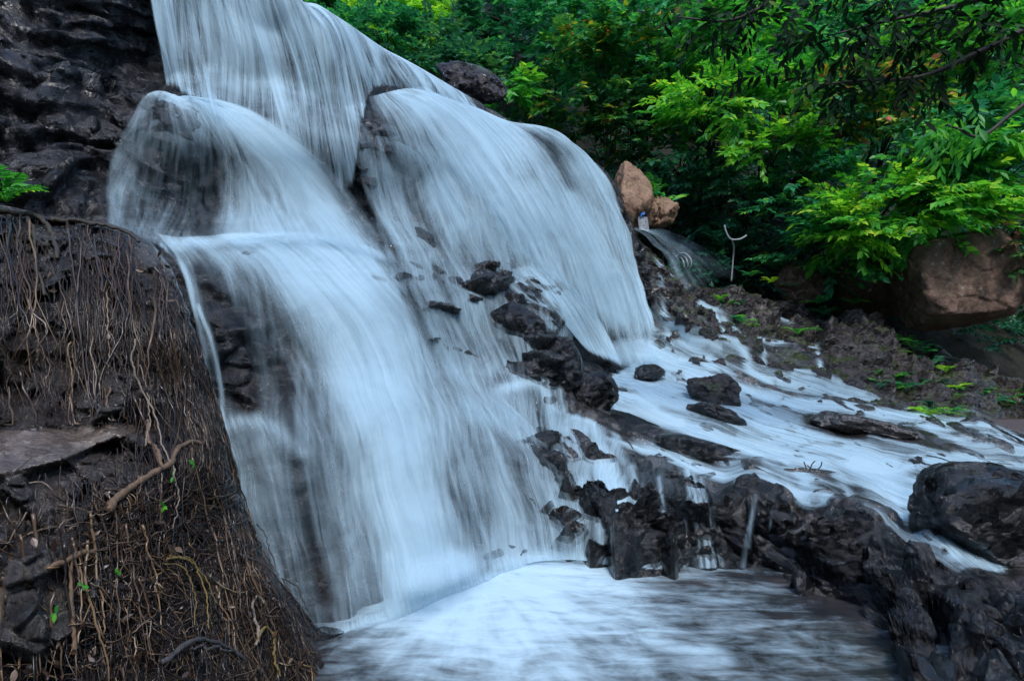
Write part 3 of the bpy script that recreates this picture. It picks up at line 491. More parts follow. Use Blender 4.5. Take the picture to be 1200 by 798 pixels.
water('waterfall_front', [
    dict(guides=[[(176, 266, .16, .6), (202, 305, 0, .6), (222, 370, 0, .5), (242, 460, 0, .45), (268, 560, 0, .5), (300, 650, 0, .5)],
                 [(205, 272, .16, .5), (232, 310, 0, .4), (255, 370, 0, .3), (272, 460, 0, .28), (298, 540, 0, .45), (345, 700, 0, .35)],
                 [(235, 271, .16, .6), (270, 305, 0, .5), (300, 370, 0, .36), (318, 460, 0, .32), (340, 560, 0, .4), (380, 740, 0, .25)],
                 [(265, 269, .16, .8), (312, 302, 0, .75), (350, 375, .05, .6), (374, 470, .05, .52), (392, 570, .05, .5), (425, 735, 0, .42)],
                 [(295, 269, .16, .95), (345, 300, .05, .92), (390, 375, .1, .85), (416, 470, .1, .75), (432, 570, .08, .66), (455, 728, 0, .6)],
                 [(325, 269, .16, 1), (380, 302, .05, 1), (430, 380, .12, 1), (460, 480, .12, .98), (474, 580, .1, .95), (490, 716, 0, .95)],
                 [(360, 269, .16, .9), (415, 304, .05, .98), (468, 390, .12, .98), (498, 490, .12, .92), (515, 590, .1, .88), (532, 696, 0, .9)],
                 [(400, 280, 0, .6), (445, 310, .05, .75), (500, 400, .1, .75), (532, 500, .1, .7), (552, 590, .08, .66), (570, 682, 0, .75)],
                 [(440, 290, 0, .4), (475, 335, .02, .45), (525, 420, .05, .5), (560, 510, .06, .6), (585, 590, .06, .62), (602, 668, 0, .7)],
                 [(480, 330, 0, .3), (510, 390, 0, .3), (555, 470, .02, .45), (595, 540, .04, .65), (618, 600, .04, .62), (632, 660, 0, .7)],
                 [(520, 390, 0, .2), (545, 430, 0, .3), (590, 480, 0, .55), (632, 545, .02, .68), (655, 600, .02, .6), (668, 658, 0, .6)],
                 [(560, 430, 0, .2), (585, 450, 0, .35), (625, 490, 0, .5), (662, 545, 0, .6), (690, 600, 0, .5), (700, 660, 0, .5)]],
         con=.72, jit=8, rid=ROPES, wmap=FMAP, nu=240, nv=110, ends=(.02, 0), sides=(.03, .04))])
water('waterfall_side', [
    dict(guides=[[(575, 330, 0, .3), (590, 345, 0, .4), (600, 352, 0, .5)],
                 [(590, 310, 0, .3), (620, 340, .0, .6), (650, 368, .0, .7)],
                 [(610, 300, 0, .4), (650, 345, .02, .8), (690, 415, .02, .75)],
                 [(635, 305, 0, .4), (680, 355, .02, .9), (720, 430, .02, .9)],
                 [(660, 320, 0, .3), (705, 370, 0, .8), (745, 440, 0, .9)]], con=.9, nu=60, nv=50, sides=(.15, .15), ends=(.15, .1)),
    dict(guides=[[(742, 268, 0, 0.39), (758, 290, 0, 0.26), (772, 318, 0, 0.23), (790, 345, 0, 0.13)],
                 [(746, 268, 0, 0.45), (770, 284, .1, 0.26), (800, 322, .2, 0.16), (835, 385, .2, 0.03)],
                 [(748, 268, 0, 0.49), (785, 280, .2, 0.27), (830, 312, .3, 0.16), (890, 370, .3, 0.01)],
                 [(750, 266, 0, 0.39), (800, 275, .3, 0.20), (860, 305, .4, 0.10), (930, 365, .4, 0.00)],
                 [(752, 265, 0, 0.26), (810, 270, .3, 0.07), (880, 290, .4, 0.03), (950, 330, .4, 0.00)]], con=.7, jit=6, nu=70, nv=50, sides=(.2, .4), ends=(0, .4), start=0, shear=0.),
])
water('stream_rapids', [
    dict(guides=[[(735, 255, 0, 0.00), (790, 316, 0, 0.00), (850, 340, 0, 0.00), (930, 362, 0, 0.00), (1030, 388, 0, 0.00), (1120, 420, 0, 0.00), (1250, 470, 0, 0.00)],
                 [(748, 300, 0, 0.00), (800, 350, 0, 0.07), (860, 385, 0, 0.08), (930, 410, 0, 0.07), (1010, 440, 0, 0.01), (1080, 470, 0, 0.01), (1150, 494, 0, 0.04), (1260, 505, 0, 0.00)],
                 [(752, 390, 0, 0.26), (800, 412, 0, 0.34), (850, 430, 0, 0.26), (920, 452, 0, 0.26), (1010, 474, 0, 0.26), (1090, 490, 0, 0.34), (1150, 502, 0, 0.26), (1260, 520, 0, 0.26)],
                 [(740, 420, 0, 0.58), (800, 440, 0, 0.50), (860, 458, 0, 0.38), (930, 482, 0, 0.34), (1020, 500, 0, 0.26), (1100, 512, 0, 0.26), (1170, 522, 0, 0.26), (1280, 535, 0, 0.30)],
                 [(722, 432, 0, 0.68), (790, 455, 0, 0.50), (850, 476, 0, 0.42), (920, 500, 0, 0.50), (1000, 517, 0, 0.38), (1080, 535, 0, 0.34), (1150, 550, 0, 0.30), (1280, 556, 0, 0.26)],
                 [(705, 440, 0, 0.50), (770, 468, 0, 0.50), (835, 492, 0, 0.42), (900, 516, 0, 0.50), (980, 538, 0, 0.50), (1050, 564, 0, 0.42), (1100, 595, 0, 0.50), (1200, 655, 0, 0.50)],
                 [(690, 450, 0, 0.42), (755, 485, 0, 0.38), (820, 508, 0, 0.38), (885, 530, 0, 0.46), (960, 554, 0, 0.34), (1030, 582, 0, 0.46), (1090, 614, 0, 0.50), (1180, 668, 0, 0.42)],
                 [(675, 474, 0, 0.26), (735, 504, 0, 0.20), (800, 526, 0, 0.26), (870, 547, 0, 0.30), (940, 570, 0, 0.42), (1000, 594, 0, 0.30), (1070, 632, 0, 0.42), (1150, 676, 0, 0.26)],
                 [(655, 490, 0, 0.34), (710, 522, 0, 0.34), (770, 540, 0, 0.26), (840, 557, 0, 0.16), (905, 577, 0, 0.26), (965, 606, 0, 0.12), (1040, 645, 0, 0.16), (1130, 690, 0, 0.00)]],
         con=1.25, jit=5, rid=RAPIDS, nu=330, nv=230, ends=(.02, .03), sides=(.02, .06), offs=(.035, .075), key='film', shear=.06)])
water('ledge_trickles', [
    dict(guides=[[(620, 450, 0, .3), (625, 520, 0, .3), (626, 590, 0, .35), (618, 662, 0, .4)],
                 [(660, 470, 0, .35), (662, 520, 0, .3), (660, 590, 0, .25), (652, 662, 0, .3)],
                 [(705, 490, 0, .25), (710, 545, 0, .25), (714, 600, 0, .25), (716, 664, 0, .3)],
                 [(750, 520, 0, .15), (755, 560, 0, .12), (764, 610, 0, .06), (776, 668, 0, .12)],
                 [(800, 535, 0, .15), (810, 570, 0, .1), (822, 615, 0, .05), (830, 668, 0, .1)], [(850, 545, 0, .1), (848, 580, 0, .06), (850, 620, 0, .02), (852, 668, 0, .05)], [(890, 560, 0, .1), (886, 595, 0, .02), (880, 630, 0, 0), (878, 672, 0, .03)], [(950, 590, 0, .05), (946, 620, 0, 0), (944, 650, 0, 0), (942, 690, 0, 0)]],
         con=.95, jit=8, rid=SPILL, nu=420, nv=150, ends=(.08, .03), sides=(.12, .1), offs=(.07, .13), key='fall', shear=.04)])
water('thin_veil', [
    dict(guides=[[(385, 115, 0, 0.37), (400, 180, 0, 0.42), (425, 250, 0, 0.48), (455, 330, 0, 0.52), (490, 430, 0, 0.52), (520, 520, 0, 0.42)],
                 [(425, 112, 0, 0.32), (445, 180, 0, 0.34), (475, 260, 0, 0.48), (510, 350, 0, 0.50), (550, 450, 0, 0.48), (585, 540, 0, 0.52)],
                 [(480, 130, 0, 0.42), (515, 210, 0, 0.52), (545, 300, 0, 0.48), (570, 380, 0, 0.42), (590, 450, 0, 0.46), (625, 560, 0, 0.57)],
                 [(550, 160, 0, 0.52), (590, 240, 0, 0.57), (615, 310, 0, 0.52), (625, 370, 0, 0.34), (630, 440, 0, 0.37), (655, 560, 0, 0.52)],
                 [(620, 200, 0, 0.52), (660, 280, 0, 0.62), (680, 350, 0, 0.57), (685, 410, 0, 0.52), (680, 470, 0, 0.42), (690, 560, 0, 0.42)]],
         con=.8, jit=9, rid=ROPES[-3:], nu=170, nv=120, ends=(.12, .12), sides=(.15, .12), offs=(.1, .16), key='fall', shear=-.12)])
water('spray', [
    dict(guides=[[(380, 640, .1, 0.00), (390, 690, .1, 0.24), (410, 745, .1, 0.49)], [(430, 610, .15, 0.05), (440, 670, .2, 0.39), (450, 735, .15, 0.63)], [(480, 600, .2, 0.09), (490, 660, .25, 0.49), (500, 722, .2, 0.78)],
                 [(540, 590, .15, 0.05), (550, 640, .2, 0.43), (560, 700, .2, 0.73)], [(600, 590, .1, 0.00), (610, 630, .1, 0.34), (620, 678, .15, 0.58)], [(660, 600, .1, 0.00), (665, 630, .1, 0.15), (670, 672, .1, 0.30)]],
         con=.3, nu=70, nv=40, sides=(.48, .45), ends=(.6, .35), offs=(.1, .25, .42), dmul=(1, 1, .8)),
    dict(guides=[[(660, 380, .1, 0), (680, 405, .1, .35), (700, 445, .1, .5)], [(710, 370, .1, .1), (725, 405, .1, .6), (740, 450, .1, .75)], [(755, 370, .1, .1), (765, 400, .1, .6), (780, 445, .1, .6)], [(790, 390, .1, 0), (800, 410, .1, .15), (815, 435, .1, .3)]],
         con=.3, nu=50, nv=30, sides=(.4, .4), ends=(.5, .4), offs=(.1, .25), dmul=(1, .8))])
# plunge pool
gx, gy = np.meshgrid(np.linspace(-6, 6, 200), np.linspace(.6, 6.4, 160), indexing='ij')
pxs = 600 + gx / gy * F; pys = 399 + EYE / gy * F
foam = rbf([(420, 760, .35), (390, 755, .2), (450, 742, .62), (480, 725, .8), (500, 720, .95), (560, 690, 1), (620, 670, .95), (690, 675, .8), (760, 690, .5), (800, 672, .4), (600, 730, .9), (700, 730, .68), (800, 730, .42), (850, 695, .28), (900, 705, .16), (900, 750, .25), (950, 790, .25),
            (1000, 740, .1), (1040, 780, .12), (400, 790, .25), (500, 790, .45), (600, 790, .6), (700, 790, .5), (800, 790, .42), (850, 670, .2), (550, 900, .4), (850, 900, .4), (200, 900, .2), (1100, 950, .1)], 20)(pxs, pys)
cx, cy = -.25, 5.2; rr = np.hypot(gx - cx, gy - cy); ang = np.arctan2(gx - cx, -(gy - cy))
gz = .06 * np.exp(-(rr / 1.2) ** 2) + .02 * fbm(np.stack([ang * 6, rr * 1.2, 0 * rr], -1).reshape(-1, 3), 3, 4).reshape(rr.shape)
b = MB(); b.grid(np.stack([gx, gy, gz], -1), flow=np.stack([ang * 1.6, rr, 0 * rr], -1), dens=np.clip(foam, 0, 1)); tag(b.build('pool', M['pool']), kind='structure')
# calm pool beyond the rapids
b = MB(); gx, gy = np.meshgrid(np.linspace(6.2, 14, 30), np.linspace(9.7, 11.3, 12), indexing='ij'); b.grid(np.stack([gx, gy, np.where(np.arange(12) == 0, .2, .66) + 0 * gx], -1)); tag(b.build('still_water', M['still']), kind='structure')

# ------------------------------------------------------------------ boulders
def sphere_dirs(n=44):
    th = np.linspace(0, np.pi, n); ph = np.linspace(0, 2 * np.pi, 2 * n, endpoint=False)
    T, Pp = np.meshgrid(th, ph, indexing='ij')
    return np.stack([np.sin(T) * np.cos(Pp), np.sin(T) * np.sin(Pp), np.cos(T)], -1)
def boulder(name, c, r, mat, label, cat='rock', seed=0, planes=16, noise=.1, rot=0, group=None, n=60, tiltx=0, soft=.045, box=0.):
    g = rng(seed); d = sphere_dirs(n); sh = d.shape; d = d.reshape(-1, 3)
    nv = nrm(g.normal(size=(planes, 3))); h = g.uniform(.62, .95, planes)
    if box:
        nv[:6] = nrm(np.array([[1, 0, 0], [-1, 0, 0], [0, 1, 0], [0, -1, 0], [0, 0, 1], [0, 0, -1]]) + g.normal(0, box, (6, 3))); h[:6] = g.uniform(.78, .92, 6); h[6:] = g.uniform(1.0, 1.25, planes - 6)
    rad = 1 / np.maximum((d @ nv.T) / h, .05)
    rad = -soft * np.log(np.exp(-rad / soft).sum(1) + np.exp(-1.12 / soft))
    P = d * rad[:, None]
    P = P + d * (noise * (.55 * fbm(P * 2.2 + seed, 5, seed) + .5 * blocky(P * 3 + seed, seed)))[:, None]
    P = P * np.array(r)
    a, bx = R(rot), R(tiltx)
    Rz = np.array([[math.cos(a), -math.sin(a), 0], [math.sin(a), math.cos(a), 0], [0, 0, 1]]); Ry = np.array([[math.cos(bx), 0, math.sin(bx)], [0, 1, 0], [-math.sin(bx), 0, math.cos(bx)]])
    P = P @ Ry.T @ Rz.T
    b = MB(); b.grid(P.reshape(sh), True); o = b.build(name, mat); o.location = tuple(float(x) for x in c)
    return tag(o, label, cat, group)
def rk(px, py, wpx, hpx, D, mat, label, seed, deep=1., **k):
    rx, rz = wpx / 2 / F * D, hpx / 2 / F * D
    return boulder('rock', at(px, py, D), (rx * 1.12, (rx + rz) / 2 * deep, rz * 1.12), mat, label, seed=seed, **k)
rk(1113, 328, 128, 112, 12.1, M['brown'], 'huge square red brown boulder with pale lichen spots overhanging the right bank', 3, planes=13, noise=.06, n=110, box=.09, soft=.02)
rk(1020, 335, 90, 90, 13.2, M['brown'], 'rounded brown rock wedged against the left side of the huge boulder', 5, planes=12, noise=.08)
rk(940, 330, 50, 45, 13.1, M['brown'], 'small angular brown rock under the ferns left of the big boulders', 8, planes=12)
rk(738, 232, 42, 80, 12.1, M['tan'], 'tall tan rock standing right beside the end of the waterfall crest', 14, planes=12, noise=.08, tiltx=-8)
rk(775, 250, 36, 34, 12.4, M['tan'], 'low blocky tan rock to the right of the tall tan rock', 17, planes=9)
rk(758, 248, 22, 36, 12.2, M['tan'], 'narrow mossy tan rock between the two larger tan rocks', 19, planes=9)
rk(548, 98, 84, 40, 10.6, M['bank'], 'flat grey brown rock capping the crest behind the upper curtain', 23, planes=12, tiltx=28)
rk(1148, 606, 170, 105, 5.0, M['ledge'], 'big smooth black boulder at the right edge of the rapids', 27, planes=11, noise=.07, n=70, deep=.8)
rk(600, 392, 66, 68, 7.75, M['ledge'], 'dark square rock under the right veil with water running over its top', 31, planes=9, noise=.06, deep=.7)
rk(652, 436, 50, 72, 7.6, M['ledge'], 'rounded upright dark rock below the square rock in the falls', 36, planes=10, noise=.06, deep=.7)
rk(694, 462, 50, 44, 7.6, M['ledge'], 'dark stepped rock where the side fall meets the rapids', 39, planes=10, deep=.7)
rk(762, 438, 34, 18, 9.2, M['ledge'], 'small black rock poking out of foam nearest the right fall', 41, planes=10)
rk(838, 460, 66, 40, 8.6, M['bank'], 'brown topped black rock splitting the rapids, upstream of the similar one', 44, planes=10, tiltx=24)
rk(842, 492, 64, 28, 8.0, M['ledge'], 'black jagged rock in the rapids just downstream of the brown topped rock', 47, planes=10, tiltx=24)
rk(698, 615, 48, 90, 5.75, M['ledge'], 'upright black rock at the left end of the ledge with pool foam at its foot', 52, planes=9, noise=.06, deep=.7)
rk(738, 503, 118, 34, 7.55, M['ledge'], 'long dark rock step under thin water just right of the falls', 61, planes=9, tiltx=13, noise=.06, deep=.6)
rk(842, 533, 120, 26, 7.1, M['ledge'], 'low dark rock step under thin water downstream of the long step', 63, planes=9, tiltx=15, noise=.06, deep=.6)
rk(965, 563, 84, 22, 6.55, M['bed'], 'half submerged dark rock in the middle of the white rapids', 66, planes=9, tiltx=10, deep=.6)
rk(1018, 612, 90, 34, 5.6, M['bed'], 'smooth brown rock with water gliding over it above the black ledge', 68, planes=12, tiltx=22, deep=.8)
rk(1020, 505, 110, 30, 8.4, M['bed'], 'long flat brown rock slab lying in the rapids below the bank', 57, planes=10, tiltx=12)

# ------------------------------------------------------------------ left rock with roots
SIL = np.array([(236, -60), (240, 0), (246, 30), (256, 62), (261, 128), (270, 152), (285, 178), (312, 200), (370, 224), (450, 246), (520, 264), (600, 286), (650, 306), (700, 340), (750, 372), (798, 396), (900, 450), (1060, 520)], float)
LC = [(-60, 245, 4.0), (0, 250, 3.95), (60, 262, 3.95), (130, 265, 4.0), (170, 288, 3.95), (100, 300, 3.65), (0, 300, 3.55), (-60, 300, 3.5), (100, 400, 3.4), (0, 400, 3.25), (200, 400, 3.6), (238, 450, 3.75), (0, 485, 3.2), (140, 485, 3.3), (-60, 485, 3.15),
      (0, 502, 3.1), (90, 500, 3.2), (150, 500, 3.3), (0, 562, 2.5), (70, 545, 2.75), (140, 512, 3.15), (-60, 575, 2.4), (0, 600, 2.46), (0, 700, 2.4), (0, 798, 2.3), (-60, 798, 2.3), (90, 575, 2.72), (150, 545, 3.0), (200, 540, 3.2), (200, 600, 3.1), (265, 600, 3.55),
      (120, 640, 2.75), (200, 690, 2.95), (290, 700, 3.4), (340, 745, 3.6), (380, 790, 3.7), (250, 790, 2.95), (100, 790, 2.5), (0, 1060, 2.1), (250, 1060, 2.5), (480, 1060, 3.1), (300, 900, 3.0)]
L = rbf(LC, 14)
def silx(py):
    p = np.asarray(py, float); q = np.stack([p / 34, p / 13, 0 * p], -1).reshape(-1, 3)
    return np.interp(p, *SIL.T) + (5 * fbm(q, 3, 88) - 1).reshape(p.shape) * np.clip((p - 290) / 60, 0, 1)
def left_rock():
    rows = np.concatenate([np.arange(238, 800, 2.2), np.linspace(800, 1060, 30)]); nc = 190
    sx = silx(rows); t = np.linspace(0, 1, nc)
    top = 246 + np.clip((-60 - -60), 0, 1)
    X = -70 + (sx[:, None] + 70) * t[None]; Y = np.repeat(rows[:, None], nc, 1)
    Y = np.maximum(Y, np.interp(X, SIL[:9, 1], SIL[:9, 0]))
    D = L(X, Y); edge = np.clip((sx[:, None] - X) / 26, 0, 1)
    D = D + .32 * (1 - np.sqrt(1 - (1 - edge) ** 2))
    P = at(X, Y, D)
    q = P.reshape(-1, 3)
    shelf = np.clip(1 - np.abs(Y - np.interp(X, [-60, 0, 70, 140, 160], [535, 532, 522, 503, 500])) / np.interp(X, [-60, 0, 70, 140, 160, 170], [40, 34, 26, 10, 4, 1]), 0, 1); shelf = np.clip(shelf * 3, 0, 1) * (X < 158)
    am = .09 * (1 - .8 * shelf).ravel() * np.clip((sx[:, None] - X) / 60, .25, 1).ravel()
    dd = am * (1.2 * blocky(q * np.array([2.6, 2.6, 3.2]), 4) + .5 * blocky(q * np.array([11, 11, 11.]), 14) + 1.2 * fbm(q * np.array([5, 5, 2.]), 5, 8))
    dirs = nrm(np.array([0, 0, EYE]) - q)
    P = (q + dirs * (dd - .6 * am)[:, None]).reshape(P.shape)
    wrap = np.stack([at(X[:, -1] - 3 * k, Y[:, -1], D[:, -1] + .25 + .35 * k) for k in range(1, 5)], 1)
    V = np.concatenate([P, wrap], 1)
    topback = V[:1] + np.array([0, 1, .04]) * np.linspace(1.2, .12, 6)[:, None, None]
    V = np.concatenate([topback, V], 0)
    b = MB(); a, c = V.shape[:2]; sh = np.zeros((a, c)); sh[6:, :nc] = shelf
    idx = np.arange(a * c).reshape(a, c); qd = np.stack([idx[:-1, :-1], idx[1:, :-1], idx[1:, 1:], idx[:-1, 1:]], -1).reshape(-1, 4)
    fm = (sh[:-1, :-1] > .5).ravel()
    root = empty('rock_outcrop', at(100, 1000, 2.6), 'dark rock outcrop draped in hanging roots beside the falls, with a wet shelf', 'rock outcrop')
    for nm, mk, m in (('rock_face', ~fm, M['rooty']), ('wet_shelf', fm, M['shelf'])):
        f = qd[mk]; u, inv = np.unique(f, return_inverse=True); bb = MB(); bb.add(V.reshape(-1, 3)[u], inv.reshape(-1, 4)); hang(bb.build(nm, m), root)
left_rock()
def strands():
    g = rng(77); b = MB(); n = 3300
    for k in range(n):
        y0 = g.uniform(246, 800); x0 = g.uniform(-40, silx(y0) - 2) if g.random() < .8 else silx(y0) - abs(g.normal(0, 22))
        if vnoise(np.array([[x0 / 22, y0 / 120, 1.]]), 6)[0] + .8 * vnoise(np.array([[x0 / 8, y0 / 60, 4.]]), 9)[0] < g.normal(.06, .25) - .3 * (x0 > silx(y0) - 50): continue
        lo = y0 + g.uniform(25, 170)
        if x0 < 150 and y0 < 500: lo = min(lo, 498 + g.uniform(-8, 8))
        if x0 < 150 and 490 < y0 < np.interp(x0, [-60, 0, 70, 140], [578, 568, 548, 515]): continue
        if x0 < 110 and y0 > 560 and g.random() < .45: continue
        m = 9; t = np.linspace(0, 1, m); ys = y0 + (lo - y0) * t
        slope = np.interp(x0, [0, 150, 260], [0, .12, .3]) + g.normal(0, .2)
        xs = x0 + slope * (ys - y0) + np.cumsum(g.normal(0, 2.5, m)) + g.normal(0, 3) * np.sin(t * g.uniform(3, 9))
        xs = np.minimum(xs, silx(ys) + 3 + g.normal(0, 1.5))
        lift = .02 + .06 * g.random() ** 2 * np.sin(np.pi * t)
        D = L(xs, ys) + .32 * (1 - np.sqrt(1 - (1 - np.clip((silx(ys) - xs) / 26, 0, 1)) ** 2)) - lift
        r = g.uniform(.001, .003) * (g.uniform(2, 3.2) if g.random() < .06 else 1) * (1 - .6 * t)
        b.tube(at(xs, ys, D), r, 3, rnd=g.beta(1.6, 2.6) * np.ones(m * 3))
    for k in range(70):                                               # woody roots that wander down through the mat
        y0 = g.uniform(250, 700); x0 = g.uniform(-30, silx(y0) - 8); ln = g.uniform(60, 260); m = 22; t = np.linspace(0, 1, m); ys = y0 + ln * t
        if x0 < 150 and y0 < 500: ys = np.minimum(ys, 496 + g.uniform(-4, 6))
        if x0 < 150 and 485 < y0 < 575: continue
        xs = x0 + np.interp(x0, [0, 150, 260], [.05, .15, .3]) * (ys - y0) + np.cumsum(g.normal(0, 1.3, m)) + g.normal(0, 6) * np.sin(t * g.uniform(2, 7)); xs = np.minimum(xs, silx(ys) + 2)
        D = L(xs, ys) + .32 * (1 - np.sqrt(1 - (1 - np.clip((silx(ys) - xs) / 26, 0, 1)) ** 2)) - .05
        P = at(xs, ys, D); r = g.uniform(.003, .0075) * (1 - .55 * t) * (1 + .4 * fbm(P * 25, 2, 3)); c = g.choice([.1, .3, .5, .62, .74, .84]); b.tube(P, r, 5, rnd=np.full(m * 5, c))
        q = g.integers(6, 16); f = np.linspace(0, 1, 10); fx = xs[q] + g.normal(0, 26) * f; fy = ys[q] + g.uniform(25, 70) * f
        if not (fx[-1] < 155 and 490 < fy[-1] < 575): b.tube(at(fx, fy, L(fx, fy) - .05), r[q] * .6 * (1 - .6 * f), 4, rnd=np.full(40, c))
    for k in range(900):                                              # tangle of shorter bent rootlets
        y0 = g.uniform(560, 800); x0 = g.uniform(120, silx(y0) - 4) if g.random() < .8 else g.uniform(-40, 200)
        a = g.uniform(0, 2 * np.pi); m = 8; da = np.cumsum(g.normal(0, .35, m)); stp = g.uniform(3, 9)
        xs = x0 + np.cumsum(np.cos(a + da)) * stp; ys = y0 + np.cumsum(np.sin(a + da)) * stp * .8
        xs = np.minimum(xs, silx(ys) + 5)
        D = L(xs, ys) + .32 * (1 - np.sqrt(1 - (1 - np.clip((silx(ys) - xs) / 26, 0, 1)) ** 2)) - .02 - .05 * g.random() * np.sin(np.linspace(0, np.pi, m))
        b.tube(at(xs, ys, D), g.uniform(.0014, .004), 3, rnd=g.beta(2, 2) * np.ones(m * 3))
    tag(b.build('hanging_roots', M['strand']), 'dense mat of fine brown roots hanging over the dark rock outcrop', 'roots', kind='stuff')
strands()
def root(pts, r0, r1, mat, label, lift=.05, name='root', group=None, n=60, branches=()):
    def one(b, pts, r0, r1):
        q = resample(np.array(pts, float), n); g = rng(int(pts[0][0] * 7 + pts[0][1])); q[:, :2] += np.cumsum(g.normal(0, .5, (n, 2)), 0)
        D = L(q[:, 0], q[:, 1]) - lift; P = at(q[:, 0], q[:, 1], D)
        P = P + .012 * np.stack([fbm(P * 9, 3, k) for k in (1, 2, 3)], -1); r = .8 * np.linspace(r0, r1, n) * (1 + .45 * fbm(P * 26, 3, 3)); b.tube(P, r, 8)
    b = MB(); one(b, pts, r0, r1)
    for p in branches: one(b, p, r0 * .6, r1 * .8)
    return tag(b.build(name, mat), label, 'root', group)
root([(160, 398), (156, 425), (170, 455), (186, 482), (196, 520), (206, 548)], .006, .005, M['root_pale'], 'thin pale forked root hanging down the middle of the rock outcrop', .06, branches=[[(163, 428), (176, 470), (178, 500), (176, 520)]])
root([(205, 548), (207, 575), (205, 620)], .005, .002, M['root_pale'], 'straight white rootlet dangling below the thick diagonal root', .12)
root([(128, 600), (142, 585), (160, 570), (178, 556), (198, 545), (210, 524), (226, 516), (236, 520)], .022, .012, M['root_tan'], 'thick pale brown root lying diagonally across the rock beside the wet shelf', .05, branches=[[(190, 550), (185, 525), (176, 505), (178, 490)]])
root([(28, 690), (50, 670), (72, 660), (90, 650), (112, 645)], .016, .012, M['root_tan'], 'short gnarled brown root jutting from the rock below the wet shelf', .05, branches=[[(84, 655), (82, 700), (80, 760)]])
root([(188, 775), (210, 760), (232, 748), (255, 750), (290, 772)], .016, .008, M['root_dark'], 'curved dark blue grey root low on the rock outcrop', .06, branches=[[(225, 757), (250, 758), (275, 768)]])
root([(302, 752), (306, 738), (318, 737), (325, 752), (323, 775), (326, 795)], .010, .007, M['root_yellow'], 'yellow hook shaped root near the foot of the rock outcrop', .06)
root([(300, 755), (297, 725), (299, 710), (306, 706), (310, 716)], .010, .006, M['root_pale'], 'pale grey hooked root just above the yellow root', .06)
root([(195, 655), (215, 652), (235, 665), (245, 700), (250, 730)], .007, .003, M['root_yellow'], 'bundle of arching straw yellow rootlets in the middle of the tangle', .07, branches=[[(192, 660), (210, 664), (226, 690), (230, 730)], [(200, 650), (225, 656), (244, 680), (256, 712)]])
root([(262, 640), (285, 652), (315, 665), (340, 690), (358, 720), (372, 740)], .007, .004, M['root_dark'], 'long dark root running down the outer edge of the tangle next to the falls', .03, branches=[[(300, 615), (315, 640), (322, 660)], [(330, 675), (350, 690), (360, 715)]])
root([(-40, 250), (0, 247), (30, 252), (48, 262), (60, 280), (64, 300)], .025, .014, M['bark_dark'], 'thick dark root curling over the top edge of the outcrop under the fern', .03, branches=[[(30, 254), (40, 270), (44, 300), (50, 340)]])
root([(60, 258), (90, 256), (130, 262), (160, 278)], .018, .01, M['bark_dark'], 'dark root lying along the top of the outcrop beside the falls', .03)

# ------------------------------------------------------------------ foliage
def leaves(b, base, dr, nr, ln, wd, rnd, fine=False):
    """base, dr, nr: (n,3); ln (n,)"""
    dr = nrm(dr); s = nrm(np.cross(dr, nr)); up = np.cross(s, dr); n = len(base); L_ = ln[:, None]
    if fine:
        pr = [(.0, .0, 0), (.25, .8, .03), (.55, 1., .02), (.82, .5, -.03), (1, 0, -.1)]
        mid = [base + dr * L_ * t + up * L_ * z for t, w_, z in pr]
        V = np.stack([mid[0], mid[1] + s * L_ * wd * .8, mid[2] + s * L_ * wd, mid[3] + s * L_ * wd * .5, mid[4], mid[3] - s * L_ * wd * .5, mid[2] - s * L_ * wd, mid[1] - s * L_ * wd * .8, mid[1] - up * L_ * .03, mid[2] - up * L_ * .03, mid[3] - up * L_ * .02], 1)
        f = np.array([(0, 1, 8, 8), (1, 2, 9, 8), (2, 3, 10, 9), (3, 4, 10, 10), (0, 8, 7, 7), (8, 9, 6, 7), (9, 10, 5, 6), (10, 4, 5, 5)])
        q = f[[1, 2, 5, 6]]; tr = np.array([(0, 1, 8), (3, 4, 10), (0, 8, 7), (10, 4, 5)])
        o = np.arange(n)[:, None, None] * 11
        b.add(V.reshape(-1, 3), (o + q).reshape(-1, 4), rnd=np.repeat(rnd, 11)); k = b.n - n * 11
        b.f.append((o + tr).reshape(-1, 3) + k); b.mi.append(np.zeros(n * 4, int))
    else:
        V = np.stack([base, base + dr * L_ * .42 + s * L_ * wd + up * L_ * .05, base + dr * L_ - up * L_ * .08, base + dr * L_ * .42 - s * L_ * wd + up * L_ * .05], 1)
        o = np.arange(n)[:, None, None] * 4
        b.add(V.reshape(-1, 3), (o + np.array([(0, 1, 2), (0, 2, 3)])).reshape(-1, 3), rnd=np.repeat(rnd, 4))
